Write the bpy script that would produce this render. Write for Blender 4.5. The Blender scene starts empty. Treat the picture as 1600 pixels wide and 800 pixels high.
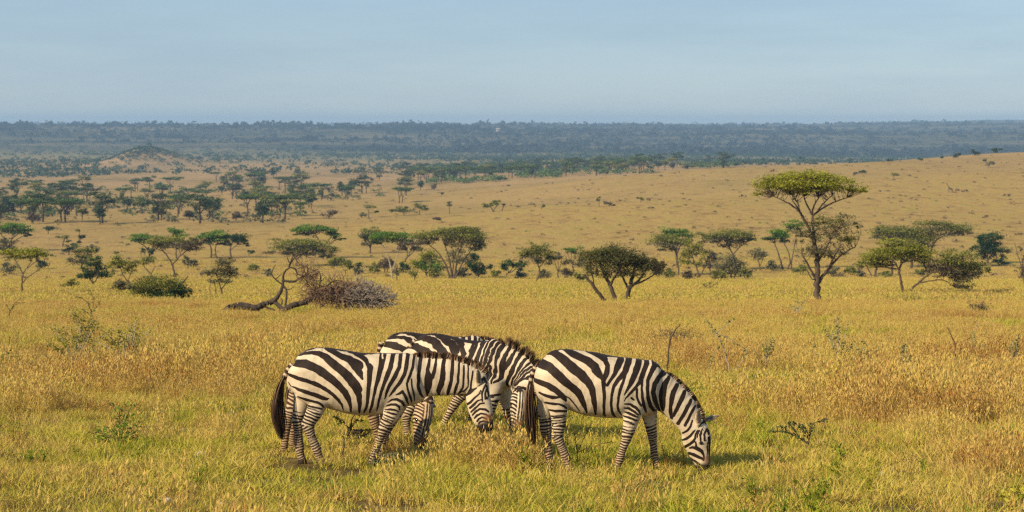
import bpy, math, random
import numpy as np
rng = np.random.default_rng(7)
random.seed(7)
SC = bpy.context.scene
COL = SC.collection

# ------------------------------------------------------------------ camera geometry
W0, H0 = 1600.0, 800.0                 # pixel frame in which everything was measured
LENS, SENSOR = 70.0, 36.0
F = W0 * LENS / SENSOR
PITCH = math.atan(210.0 / F)           # eye level 190 px below the top of the frame
CAMZ = 2.2
cP, sP = math.cos(PITCH), math.sin(PITCH)

def ray(X, Y):
    u, v = (X - 800.0) / F, (400.0 - Y) / F
    return u, cP + v * sP, -sP + v * cP

def slope(Y):
    v = (400.0 - Y) / F
    return (-sP + v * cP) / (cP + v * sP)

# ------------------------------------------------------------------ noise
def hash2(ix, iy, seed=0):
    n = (ix.astype(np.int64) * 374761393 + iy.astype(np.int64) * 668265263 + seed * 974634777) & 0xffffffff
    n = ((n ^ (n >> 13)) * 1274126177) & 0xffffffff
    return ((n ^ (n >> 16)) & 0xffff) / 65535.0

def vnoise(x, y, seed=0):
    x = np.asarray(x, float); y = np.asarray(y, float)
    ix, iy = np.floor(x), np.floor(y)
    fx, fy = x - ix, y - iy
    fx = fx * fx * (3 - 2 * fx); fy = fy * fy * (3 - 2 * fy)
    a = hash2(ix, iy, seed); b = hash2(ix + 1, iy, seed)
    c = hash2(ix, iy + 1, seed); d = hash2(ix + 1, iy + 1, seed)
    return (a * (1 - fx) + b * fx) * (1 - fy) + (c * (1 - fx) + d * fx) * fy

def sstep(a, b, x):
    t = np.clip((np.asarray(x, float) - a) / (b - a), 0, 1)
    return t * t * (3 - 2 * t)

# ------------------------------------------------------------------ terrain height
COLS = {
    -300: [(450,402),(600,369),(750,347),(1000,320),(1400,296),(2000,273),(2600,258),(3300,245),(4000,236),(4400,224),(5000,205),(5500,194.5),(7000,199),(10000,202)],
    0: [(450,402),(600,369),(750,347),(1000,320),(1400,296),(2000,273),(2600,258),(3300,245),(4000,236),(4400,224),(5000,205),(5500,194.5),(7000,199),(10000,202)],
    400: [(450,400),(600,364),(750,343),(1000,318),(1400,295),(2000,272),(2600,258),(3300,246),(4000,238),(4400,228),(5000,210),(5600,197),(7000,199),(10000,201)],
    700: [(450,398),(600,356),(650,345),(705,346.5),(760,331),(900,311),(1000,301),(1150,304),(1400,291),(2000,270),(2600,258),(3300,248),(4000,240),(4500,231),(5200,213),(6000,199.5),(7000,199),(10000,199)],
    1050: [(450,394),(600,344),(745,308.5),(810,310.5),(905,286),(1050,266.5),(1200,270),(1600,265),(2200,256),(3000,248),(4000,241),(4600,231),(5300,214),(6200,201),(7500,198),(10000,198)],
    1350: [(450,391),(600,338),(750,301),(865,276),(930,278.5),(1010,267),(1100,257),(1250,251),(1500,257),(2500,256),(3500,251),(4300,243),(5000,223),(6000,206),(7500,197),(10000,194)],
    1600: [(450,390),(600,335),(750,297),(920,266),(985,268.5),(1100,250),(1300,237),(1500,241),(2500,252),(3500,250),(4300,238),(5000,223),(6000,208),(7500,197),(10000,190.5)],
    1900: [(450,390),(600,335),(750,297),(900,270),(1100,246),(1300,233),(1500,238),(2500,250),(3500,250),(4300,238),(5000,223),(6000,208),(7500,197),(10000,190.5)],
}
ND = 640
LD = np.linspace(math.log(120.0), math.log(10000.0), ND)
XG = np.linspace(-300, 1900, 111)
def _table():
    cx, rows = [], []
    g = np.exp(-0.5 * (np.arange(-14, 15) / 5.0) ** 2); g /= g.sum()
    for X, pts in COLS.items():
        d = [120, 200, 280, 350] + [p[0] for p in pts]
        z = [-0.0725 * q for q in (120, 200, 280, 350)] + [CAMZ + slope(p[1]) * p[0] for p in pts]
        zz = np.interp(LD, np.log(d), z)
        lin = np.concatenate([zz[:14] , zz, np.repeat(zz[-1], 14)])
        lin[:14] = zz[0] - 0.0725 * (np.exp(LD[0] - (LD[1] - LD[0]) * np.arange(14, 0, -1)) - 120.0)
        cx.append(X); rows.append(np.convolve(lin, g, 'valid'))
    rows = np.array(rows)
    T = np.array([np.interp(XG, cx, rows[:, i]) for i in range(ND)]).T
    g2 = np.exp(-0.5 * (np.arange(-10, 11) / 4.0) ** 2); g2 /= g2.sum()
    P = np.vstack([np.repeat(T[:1], 10, 0), T, np.repeat(T[-1:], 10, 0)])
    return np.array([np.convolve(P[:, i], g2, 'valid') for i in range(ND)]).T
TAB = _table()

def Hgt(x, y):
    x = np.asarray(x, float); y = np.asarray(y, float)
    yc = np.maximum(y, 1.0)
    Xp = 800 + F * (x / yc) * 1.0
    fx = np.clip((Xp - XG[0]) / (XG[1] - XG[0]), 0, len(XG) - 1.001)
    fd = np.clip((np.log(yc) - LD[0]) / (LD[1] - LD[0]), 0, ND - 1.001)
    ix, idd = fx.astype(int), fd.astype(int)
    a, b = fx - ix, fd - idd
    z = (TAB[ix, idd] * (1 - a) + TAB[ix + 1, idd] * a) * (1 - b) + (TAB[ix, idd + 1] * (1 - a) + TAB[ix + 1, idd + 1] * a) * b
    z = np.where(y < 130, -0.0725 * y + (z + 0.0725 * y) * sstep(120, 130, y), z)
    n = (vnoise(x / 17, y / 17, 3) - .5) * 0.12 + (vnoise(x / 5.0, y / 5.0, 5) - .5) * 0.03
    far = sstep(250, 900, y)
    n2 = ((vnoise(x / 160, y / 220, 9) - .5) * 5 + (vnoise(x / 55, y / 70, 11) - .5) * 1.6) * far
    n2 = n2 + ((vnoise(x / 420, y / 330, 13) - .5) * 26 + (vnoise(x / 150, y / 140, 14) - .5) * 9) * sstep(4000, 5200, y) * (1 - .75 * sstep(5300, 5600, y) * sstep(6500, 5600, y))
    # a small bushy knoll far out on the plain
    kx, ky = ray(222, 256)[0] / ray(222, 256)[1] * 2650, 2650.0
    kn = 17 * np.exp(-(((x - kx) / 38) ** 2 + ((y - ky) / 120) ** 2)) + 8 * np.exp(-(((x - kx - 40) / 45) ** 2 + ((y - ky) / 120) ** 2))
    return z + n + n2 + kn

_DD = np.exp(np.linspace(math.log(6.0), math.log(9800.0), 1600))
def ground(X, Y):
    """world point where the sight line through pixel (X, Y) meets the ground, and px per metre there"""
    dx, dy, dz = ray(X, Y)
    y = _DD; x = dx / dy * y
    zr = CAMZ + dz / dy * y
    below = np.nonzero(Hgt(x, y) >= zr)[0]
    i = below[0] if len(below) else len(y) - 1
    yy = y[i]
    if i > 0:
        y0, y1 = y[i - 1], y[i]
        for _ in range(12):
            m = .5 * (y0 + y1)
            if Hgt(np.array([dx / dy * m]), np.array([m]))[0] >= CAMZ + dz / dy * m: y1 = m
            else: y0 = m
        yy = y1
    xx = dx / dy * yy
    zz = float(Hgt(np.array([xx]), np.array([yy]))[0])
    depth = yy * cP - (zz - CAMZ) * sP
    return np.array([xx, yy, zz]), F / depth

# ------------------------------------------------------------------ materials
MATS = {}
def nodes(name):
    m = bpy.data.materials.new(name); m.use_nodes = True
    nt = m.node_tree; nt.nodes.clear()
    out = nt.nodes.new('ShaderNodeOutputMaterial')
    MATS[name] = m
    return m, nt, out
def N(nt, t, **kw):
    n = nt.nodes.new(t)
    for k, v in kw.items():
        if k.startswith('i_'):
            key = k[2:]
            key = int(key) if key.isdigit() else key.replace('_', ' ')
            n.inputs[key].default_value = v
        else: setattr(n, k, v)
    return n
def L(nt, a, b): nt.links.new(a, b)
def ramp(nt, fac, stops, interp='LINEAR'):
    r = nt.nodes.new('ShaderNodeValToRGB'); e = r.color_ramp.elements
    r.color_ramp.interpolation = interp
    while len(e) < len(stops): e.new(0.5)
    for el, (p, c) in zip(e, stops):
        el.position = p; el.color = (*c, 1) if len(c) == 3 else c
    L(nt, fac, r.inputs[0]); return r.outputs[0]
def math_(nt, op, a, b=None, clamp=False):
    n = nt.nodes.new('ShaderNodeMath'); n.operation = op; n.use_clamp = clamp
    for i, v in enumerate((a, b)):
        if v is None: continue
        if isinstance(v, (int, float)): n.inputs[i].default_value = v
        else: L(nt, v, n.inputs[i])
    return n.outputs[0]
def mixc(nt, fac, a, b, blend='MIX'):
    n = nt.nodes.new('ShaderNodeMix'); n.data_type = 'RGBA'; n.blend_type = blend
    for s, v in (('Factor', fac), ('A', a), ('B', b)):
        sock = [q for q in n.inputs if q.name == s and (q.type == ('VALUE' if s == 'Factor' else 'RGBA'))][0]
        if isinstance(v, (int, float)): sock.default_value = v
        elif isinstance(v, tuple): sock.default_value = (*v, 1)
        else: L(nt, v, sock)
    return [q for q in n.outputs if q.type == 'RGBA'][0]
def attr(nt, name, kind='GEOMETRY'):
    n = nt.nodes.new('ShaderNodeAttribute'); n.attribute_name = name; n.attribute_type = kind
    return n
def noise(nt, vec, scale, detail=2.0, rough=0.55, dim='3D'):
    n = nt.nodes.new('ShaderNodeTexNoise'); n.noise_dimensions = dim
    n.inputs['Scale'].default_value = scale; n.inputs['Detail'].default_value = detail; n.inputs['Roughness'].default_value = rough
    if vec is not None: L(nt, vec, n.inputs['Vector'])
    return n.outputs['Fac']
def scaled(nt, vec, s):
    n = nt.nodes.new('ShaderNodeVectorMath'); n.operation = 'MULTIPLY'
    L(nt, vec, n.inputs[0]); n.inputs[1].default_value = s
    return n.outputs[0]

def leaf_material(name, c1, c2, c3, trans=0.35):
    m, nt, out = nodes(name)
    h = attr(nt, 'hue'); oi = N(nt, 'ShaderNodeObjectInfo')
    f = math_(nt, 'ADD', math_(nt, 'MULTIPLY', h.outputs['Fac'], 0.8), math_(nt, 'MULTIPLY', oi.outputs['Random'], 0.2))
    col = ramp(nt, f, [(0.05, c1), (0.5, c2), (0.95, c3)])
    d = N(nt, 'ShaderNodeBsdfDiffuse'); t = N(nt, 'ShaderNodeBsdfTranslucent'); mx = N(nt, 'ShaderNodeMixShader')
    L(nt, col, d.inputs[0]); L(nt, col, t.inputs[0]); mx.inputs[0].default_value = trans
    L(nt, d.outputs[0], mx.inputs[1]); L(nt, t.outputs[0], mx.inputs[2]); L(nt, mx.outputs[0], out.inputs[0])
    return m
leaf_material('leaf_fresh', (0.064, 0.133, 0.026), (0.119, 0.226, 0.035), (0.216, 0.324, 0.047))
leaf_material('leaf_olive', (0.106, 0.119, 0.034), (0.203, 0.213, 0.052), (0.342, 0.332, 0.076))
leaf_material('leaf_grey', (0.101, 0.094, 0.05), (0.177, 0.168, 0.087), (0.286, 0.269, 0.143))
leaf_material('leaf_dark', (0.025, 0.055, 0.024), (0.048, 0.095, 0.033), (0.092, 0.156, 0.048))
leaf_material('leaf_yellow', (0.128, 0.135, 0.027), (0.24, 0.247, 0.039), (0.405, 0.39, 0.068))
leaf_material('leaf_lone', (0.143, 0.152, 0.025), (0.286, 0.294, 0.042), (0.463, 0.454, 0.08))
leaf_material('leaf_brown', (0.081, 0.061, 0.041), (0.142, 0.108, 0.07), (0.223, 0.176, 0.115))
leaf_material('leaf_blue', (0.034, 0.058, 0.03), (0.058, 0.093, 0.045), (0.099, 0.143, 0.061))
leaf_material('leaf_far', (0.013, 0.022, 0.013), (0.022, 0.032, 0.017), (0.04, 0.052, 0.025))
leaf_material('leaf_thicket', (0.085,0.085,0.036), (0.15,0.15,0.06), (0.24,0.23,0.10))
leaf_material('leaf_sage', (0.13,0.135,0.07), (0.21,0.215,0.115), (0.30,0.30,0.17))
leaf_material('leaf_sun', (0.19,0.19,0.026), (0.30,0.285,0.04), (0.40,0.37,0.065))
leaf_material('leaf_dusk', (0.045, 0.075, 0.036), (0.078, 0.114, 0.054), (0.135, 0.168, 0.078))
leaf_material('leaf_valley', (0.065, 0.109, 0.038), (0.109, 0.167, 0.055), (0.174, 0.232, 0.08))
leaf_material('leaf_forb', (0.078, 0.156, 0.016), (0.156, 0.26, 0.029), (0.286, 0.364, 0.058))
def bark_material(name, c1, c2, scale=6.0):
    m, nt, out = nodes(name)
    g = N(nt, 'ShaderNodeNewGeometry')
    f = noise(nt, scaled(nt, g.outputs['Position'], (scale, scale, scale * .35)), 1.0, 4.0, .65)
    col = ramp(nt, f, [(0.3, c1), (0.7, c2)])
    b = N(nt, 'ShaderNodeBsdfPrincipled', i_Roughness=0.9); L(nt, col, b.inputs['Base Color'])
    bp = N(nt, 'ShaderNodeBump', i_Strength=0.6, i_Distance=0.02); L(nt, f, bp.inputs['Height']); L(nt, bp.outputs[0], b.inputs['Normal'])
    L(nt, b.outputs[0], out.inputs[0]); return m
bark_material('bark', (0.040,0.027,0.018), (0.105,0.072,0.047))
bark_material('bark_dark', (0.022,0.016,0.012), (0.085,0.060,0.042))
bark_material('bark_pale', (0.20,0.17,0.13), (0.42,0.36,0.29))
bark_material('bark_red', (0.09,0.040,0.024), (0.20,0.095,0.055), 20.0)
bark_material('twig_grey', (0.17,0.135,0.11), (0.36,0.30,0.255), 9.0)
bark_material('twig_brown', (0.11,0.062,0.040), (0.26,0.165,0.11), 9.0)
bark_material('stone', (0.32,0.27,0.21), (0.62,0.56,0.48), 25.0)

# ------------------------------------------------------------------ mesh helpers
def mesh_obj(name, v, faces, mats, parent=None, attrs=None, midx=None, smooth=False, loc=None):
    """faces: list of (n,k) integer arrays (tris / quads mixed allowed)"""
    me = bpy.data.meshes.new(name)
    v = np.asarray(v, np.float32)
    if not isinstance(faces, list): faces = [faces]
    faces = [np.asarray(f, np.int32) for f in faces if len(f)]
    me.vertices.add(len(v)); me.vertices.foreach_set('co', v.ravel())
    if faces:
        loops = np.concatenate([f.ravel() for f in faces])
        tot = np.concatenate([np.full(len(f), f.shape[1], np.int32) for f in faces])
        st = np.concatenate([[0], np.cumsum(tot)[:-1]]).astype(np.int32)
        me.loops.add(len(loops)); me.loops.foreach_set('vertex_index', loops)
        me.polygons.add(len(tot)); me.polygons.foreach_set('loop_start', st); me.polygons.foreach_set('loop_total', tot)
        if smooth: me.polygons.foreach_set('use_smooth', np.ones(len(tot), bool))
    for m in (mats if isinstance(mats, (list, tuple)) else [mats]):
        me.materials.append(MATS[m] if isinstance(m, str) else m)
    if midx is not None: me.polygons.foreach_set('material_index', np.asarray(midx, np.int32))
    me.update(calc_edges=True)
    for k, a in (attrs or {}).items():
        at = me.attributes.new(k, 'FLOAT', 'POINT'); at.data.foreach_set('value', np.asarray(a, np.float32))
    ob = bpy.data.objects.new(name, me); COL.objects.link(ob)
    if parent is not None: ob.parent = parent
    if loc is not None: ob.location = loc
    return ob

def tag(o, label=None, cat=None, group=None, kind=None):
    if label: o['label'] = label
    if cat: o['category'] = cat
    if group: o['group'] = group
    if kind: o['kind'] = kind
    return o
def empty(name, loc, label, cat, group=None):
    o = bpy.data.objects.new(name, None); COL.objects.link(o); o.location = loc
    o.empty_display_size = 0.3
    return tag(o, label, cat, group)
def copy_tree(o, parent=None):
    c = o.copy(); COL.objects.link(c)
    if parent is not None: c.parent = parent
    for ch in list(o.children): copy_tree(ch, c)
    return c

class MB:
    """collects tubes / leaves into one mesh"""
    def __init__(s): s.v, s.q, s.t, s.a, s.n = [], [], [], [], 0
    def add(s, v, q=None, t=None, hue=0.5):
        v = np.asarray(v, float)
        if q is not None and len(q): s.q.append(np.asarray(q) + s.n)
        if t is not None and len(t): s.t.append(np.asarray(t) + s.n)
        s.v.append(v); s.a.append(np.full(len(v), hue) if np.isscalar(hue) else np.asarray(hue)); s.n += len(v)
    def tube(s, pts, rad, n=7, hue=0.5, cap=True):
        P = np.asarray(pts, float); R = np.asarray(rad, float); m = len(P)
        T = np.gradient(P, axis=0); T /= np.linalg.norm(T, axis=1)[:, None] + 1e-9
        ref = np.array([0.3, 1, 0.1]) if abs(T[0][1]) < .8 else np.array([1, 0, 0.2])
        A = np.cross(T, ref); A /= np.linalg.norm(A, axis=1)[:, None] + 1e-9
        B = np.cross(T, A)
        an = np.arange(n) / n * 2 * math.pi
        v = P[:, None] + R[:, None, None] * (A[:, None] * np.cos(an)[None, :, None] + B[:, None] * np.sin(an)[None, :, None])
        i = np.arange(m - 1)[:, None] * n; j = np.arange(n)[None]
        q = np.stack([i + j, i + (j + 1) % n, i + n + (j + 1) % n, i + n + j], -1).reshape(-1, 4)
        v = v.reshape(-1, 3); t = []
        if cap:
            v = np.vstack([v, P[-1:] + T[-1:] * R[-1] * .6, P[:1] - T[:1] * R[0] * .3])
            e = m * n; b = (m - 1) * n
            t = [[b + k, b + (k + 1) % n, e] for k in range(n)] + [[(k + 1) % n, k, e + 1] for k in range(n)]
        s.add(v, q, t, hue)
    def leaves(s, P, size, hue, up=0.5, aspect=0.55):
        n = len(P)
        if not n: return
        nrm = rng.normal(size=(n, 3)); nrm[:, 2] = np.abs(nrm[:, 2]) + up
        nrm /= np.linalg.norm(nrm, axis=1)[:, None]
        a = np.cross(nrm, rng.normal(size=(n, 3))); a /= np.linalg.norm(a, axis=1)[:, None] + 1e-9
        b = np.cross(nrm, a)
        sz = (size * rng.uniform(.55, 1.35, n))[:, None]
        v = np.stack([P - a * sz, P + b * sz * aspect, P + a * sz, P - b * sz * aspect], 1).reshape(-1, 3)
        q = np.arange(4 * n).reshape(-1, 4)
        s.add(v, q, None, np.repeat(hue, 4))
    def build(s, name, mats, parent=None, loc=None, smooth=False):
        if not s.n: return None
        f = []
        if s.q: f.append(np.concatenate(s.q))
        if s.t: f.append(np.concatenate(s.t))
        return mesh_obj(name, np.concatenate(s.v), f, mats, parent, {'hue': np.concatenate(s.a)}, None, smooth, loc)

def smooth_line(pts, k=4):
    """Catmull-Rom through rows (any number of columns)"""
    P = np.asarray(pts, float)
    if len(P) < 3: 
        t = np.linspace(0, 1, k + 1)[:, None]
        return P[:1] * (1 - t) + P[-1:] * t
    Q = np.vstack([2 * P[0] - P[1], P, 2 * P[-1] - P[-2]]); out = []
    for i in range(1, len(Q) - 2):
        p0, p1, p2, p3 = Q[i - 1:i + 3]
        for t in np.arange(k) / k:
            out.append(.5 * (2 * p1 + (p2 - p0) * t + (2 * p0 - 5 * p1 + 4 * p2 - p3) * t * t + (3 * p1 - p0 - 3 * p2 + p3) * t ** 3))
    out.append(P[-1]); return np.array(out)
GRASS = TREES = ZEB = PROPS = True; GD = 1.0; HAZE = 1.15e-4
# ------------------------------------------------------------------ render settings, camera, light
SC.render.engine = 'CYCLES'
SC.view_settings.view_transform = 'Standard'; SC.view_settings.look = 'None'
SC.view_settings.exposure = 0.38; SC.view_settings.gamma = 1.0
SC.cycles.max_bounces = 5; SC.cycles.diffuse_bounces = 3; SC.cycles.glossy_bounces = 1
SC.cycles.transmission_bounces = 2; SC.cycles.volume_bounces = 0; SC.cycles.transparent_max_bounces = 4
SC.cycles.use_denoising = False; SC.cycles.use_adaptive_sampling = False
SC.cycles.filter_width = 1.3

cam = bpy.data.cameras.new('camera'); co = bpy.data.objects.new('camera', cam); COL.objects.link(co)
co.location = (0, 0, CAMZ); co.rotation_euler = (math.pi / 2 - PITCH, 0, 0)
cam.lens = LENS; cam.sensor_width = SENSOR; cam.clip_start = 0.1; cam.clip_end = 60000
cam.dof.use_dof = True; cam.dof.focus_distance = 22.5; cam.dof.aperture_fstop = 5.0
SC.camera = co

SUN_EL, SUN_AZ = math.radians(31), math.radians(-128)   # azimuth measured from +Y (view) towards +X: behind the left shoulder
to_sun = np.array([math.sin(SUN_AZ) * math.cos(SUN_EL), math.cos(SUN_AZ) * math.cos(SUN_EL), math.sin(SUN_EL)])
sun = bpy.data.lights.new('sun', 'SUN'); so = bpy.data.objects.new('sun', sun); COL.objects.link(so)
sun.energy = 5.0; sun.angle = math.radians(0.6); sun.color = (1.0, 0.82, 0.54)
from mathutils import Vector
so.rotation_euler = Vector(to_sun).to_track_quat('Z', 'Y').to_euler()

w = bpy.data.worlds.new('World'); SC.world = w; w.use_nodes = True
nt = w.node_tree; nt.nodes.clear()
sky = nt.nodes.new('ShaderNodeTexSky'); sky.sky_type = 'NISHITA'; sky.sun_disc = False
sky.sun_elevation = SUN_EL; sky.sun_rotation = SUN_AZ
sky.altitude = 1500; sky.air_density = 1.0; sky.dust_density = 0.8; sky.ozone_density = 2.5
bg = nt.nodes.new('ShaderNodeBackground'); bg.inputs[1].default_value = 0.10
wo = nt.nodes.new('ShaderNodeOutputWorld')
# faint high veil of cloud
tc = nt.nodes.new('ShaderNodeTexCoord')
f = noise(nt, scaled(nt, tc.outputs['Generated'], (1.6, 1.6, 12.0)), 2.6, 6.0, 0.62)
f2 = math_(nt, 'MULTIPLY', math_(nt, 'SUBTRACT', f, 0.42, True), 1.1, True)
veil = mixc(nt, math_(nt, 'ADD', math_(nt, 'MULTIPLY', f2, .45), .66, True), sky.outputs[0], (2.42, 3.42, 4.45))
L(nt, veil, bg.inputs[0]); L(nt, bg.outputs[0], wo.inputs[0])

# ------------------------------------------------------------------ air
def box_mesh(name, lo, hi, mats, parent=None):
    x0, y0, z0 = lo; x1, y1, z1 = hi
    v = [(x0,y0,z0),(x1,y0,z0),(x1,y1,z0),(x0,y1,z0),(x0,y0,z1),(x1,y0,z1),(x1,y1,z1),(x0,y1,z1)]
    q = [(0,3,2,1),(4,5,6,7),(0,1,5,4),(1,2,6,5),(2,3,7,6),(3,0,4,7)]
    return mesh_obj(name, v, np.array(q), mats, parent)
m, nt, out = nodes('haze_air')
pv = N(nt, 'ShaderNodeVolumePrincipled'); pv.inputs['Density'].default_value = HAZE
pv.inputs['Color'].default_value = (0.42, 0.66, 1.0, 1); pv.inputs['Anisotropy'].default_value = 0.0
L(nt, pv.outputs[0], out.inputs['Volume'])

# ------------------------------------------------------------------ ground
def grass_colour(nt, hue=None, var=0.5):
    """dry / green patches laid out over the plain, shared by the soil sheet and the grass"""
    g = N(nt, 'ShaderNodeNewGeometry'); pos = g.outputs['Position']
    flat = scaled(nt, pos, (1, 1, 0))
    a = noise(nt, flat, 0.045, 3.0, 0.6); b = noise(nt, flat, 0.35, 3.0, 0.6); c = noise(nt, flat, 0.0065, 2.0, .5)
    s = math_(nt, 'ADD', math_(nt, 'MULTIPLY', a, 0.32), math_(nt, 'MULTIPLY', b, 0.54))
    s = math_(nt, 'ADD', s, math_(nt, 'MULTIPLY', c, 0.14))
    return s, pos

m, nt, out = nodes('savanna_ground')
s, pos = grass_colour(nt)
sep = N(nt, 'ShaderNodeSeparateXYZ'); L(nt, pos, sep.inputs[0])
dist = sep.outputs['Y']
fine = noise(nt, scaled(nt, pos, (1, .6, 1)), 1.3, 5.0, .7)
mid = noise(nt, scaled(nt, pos, (1, .45, 1)), 0.16, 5.0, .72)
s2 = math_(nt, 'ADD', math_(nt, 'MULTIPLY', s, 0.45), math_(nt, 'MULTIPLY', mid, 0.55))
s2 = math_(nt, 'ADD', math_(nt, 'MULTIPLY', math_(nt, 'SUBTRACT', s2, .5), 1.7), .5)
gold = ramp(nt, s2, [(0.30, (0.19,0.125,0.048)), (0.41, (0.32,0.21,0.078)), (0.52, (0.38,0.26,0.090)), (0.64, (0.31,0.24,0.066)), (0.76, (0.19,0.18,0.045))])
soil = ramp(nt, fine, [(0.3, (0.060,0.042,0.020)), (0.6, (0.16,0.115,0.045)), (0.8, (0.25,0.18,0.075))])
# under standing grass the sheet is soil and litter; where no single blades are built it carries the grass colour itself
near = N(nt, 'ShaderNodeMapRange'); near.inputs[1].default_value = 70; near.inputs[2].default_value = 330; L(nt, dist, near.inputs[0])
col = mixc(nt, near.outputs[0], soil, gold)
# dry reddish earth of the open plain farther out
plain = ramp(nt, math_(nt, 'ADD', math_(nt, 'MULTIPLY', mid, .35), math_(nt, 'MULTIPLY', noise(nt, scaled(nt, pos, (1, .6, 1)), 0.012, 5.0, .7), .65)),
             [(0.34, (0.15,0.13,0.055)), (0.46, (0.28,0.19,0.085)), (0.56, (0.37,0.245,0.115)), (0.68, (0.31,0.20,0.11))])
fr = N(nt, 'ShaderNodeMapRange'); fr.inputs[1].default_value = 720; fr.inputs[2].default_value = 1500; L(nt, dist, fr.inputs[0])
az_ = math_(nt, 'DIVIDE', sep.outputs['X'], math_(nt, 'MAXIMUM', dist, 1.0))
dn_ = math_(nt, 'SUBTRACT', math_(nt, 'ADD', dist, math_(nt, 'MULTIPLY', noise(nt, pos, 0.012, 4.0, .6), 60)), math_(nt, 'MULTIPLY', az_, 964))
fs = N(nt, 'ShaderNodeMapRange'); fs.inputs[1].default_value = 715; fs.inputs[2].default_value = 760; fs.inputs[4].default_value = .42; L(nt, dn_, fs.inputs[0])
col = mixc(nt, math_(nt, 'MAXIMUM', fr.outputs[0], fs.outputs[0]), col, plain)
# wooded escarpment and the plateau behind it
esc = N(nt, 'ShaderNodeMapRange'); esc.inputs[1].default_value = 3600; esc.inputs[2].default_value = 4300; L(nt, dist, esc.inputs[0])
wood = ramp(nt, noise(nt, scaled(nt, pos, (.0022, .0045, 0)), 1.0, 5.0, .7), [(0.42, (0.040,0.045,0.024)), (0.60, (0.135,0.115,0.060))])
olv = N(nt, 'ShaderNodeMapRange'); olv.inputs[1].default_value = 2500; olv.inputs[2].default_value = 3400; L(nt, dist, olv.inputs[0])
col = mixc(nt, math_(nt, 'MULTIPLY', olv.outputs[0], .75), col, (0.15, 0.15, 0.075))
col = mixc(nt, esc.outputs[0], col, wood)
b = N(nt, 'ShaderNodeBsdfPrincipled', i_Roughness=1.0); b.inputs['Specular IOR Level'].default_value = 0.0
L(nt, col, b.inputs['Base Color'])
bh = math_(nt, 'ADD', math_(nt, 'MULTIPLY', mid, 1.4), math_(nt, 'MULTIPLY', fine, 0.25))
bp = N(nt, 'ShaderNodeBump', i_Strength=0.7, i_Distance=0.8); L(nt, bh, bp.inputs['Height']); L(nt, bp.outputs[0], b.inputs['Normal'])
L(nt, b.outputs[0], out.inputs[0])

ys = np.concatenate([np.linspace(-70, 4, 12), np.exp(np.linspace(math.log(5), math.log(10500), 520))])
us = np.sign(np.linspace(-1, 1, 301)) * np.abs(np.linspace(-1, 1, 301)) ** 1.25
GX = us[None, :] * np.maximum(70, 0.62 * ys)[:, None]
GY = np.repeat(ys[:, None], len(us), 1)
GZ = Hgt(GX, GY)
gv = np.stack([GX, GY, GZ], -1).reshape(-1, 3)
nr, nc = GX.shape
i = np.arange(nr - 1)[:, None] * nc + np.arange(nc - 1)[None]
gq = np.stack([i, i + 1, i + nc + 1, i + nc], -1).reshape(-1, 4)
tag(mesh_obj('ground', gv, gq, 'savanna_ground', smooth=True), kind='structure')
zlo, zhi = gv[:, 2].min(), gv[:, 2].max()
hz = box_mesh('haze', (-6900, -90, zlo - 1.0), (6900, 10700, max(zhi + 16, CAMZ + 4)), 'haze_air')
tag(hz, kind='stuff')
if HAZE == 0: hz.hide_render = True

# ------------------------------------------------------------------ grass
m, nt, out = nodes('grass_blades')
s, pos = grass_colour(nt)
h = attr(nt, 'hue'); oi = N(nt, 'ShaderNodeObjectInfo')
f = math_(nt, 'ADD', math_(nt, 'MULTIPLY', math_(nt, 'SUBTRACT', s, 0.5), 1.7), h.outputs['Fac'])
f = math_(nt, 'ADD', f, math_(nt, 'MULTIPLY', math_(nt, 'SUBTRACT', oi.outputs['Random'], .5), .34))
col = ramp(nt, f, [(0.0, (0.30,0.14,0.042)), (0.14, (0.53,0.345,0.112)), (0.34, (0.62,0.455,0.145)), (0.55, (0.55,0.44,0.090)), (0.74, (0.41,0.385,0.048)), (0.96, (0.18,0.25,0.026))])
d = N(nt, 'ShaderNodeBsdfDiffuse'); t = N(nt, 'ShaderNodeBsdfTranslucent'); mx = N(nt, 'ShaderNodeMixShader')
L(nt, col, d.inputs[0]); L(nt, col, t.inputs[0]); mx.inputs[0].default_value = 0.3
L(nt, d.outputs[0], mx.inputs[1]); L(nt, t.outputs[0], mx.inputs[2]); L(nt, mx.outputs[0], out.inputs[0])

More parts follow.
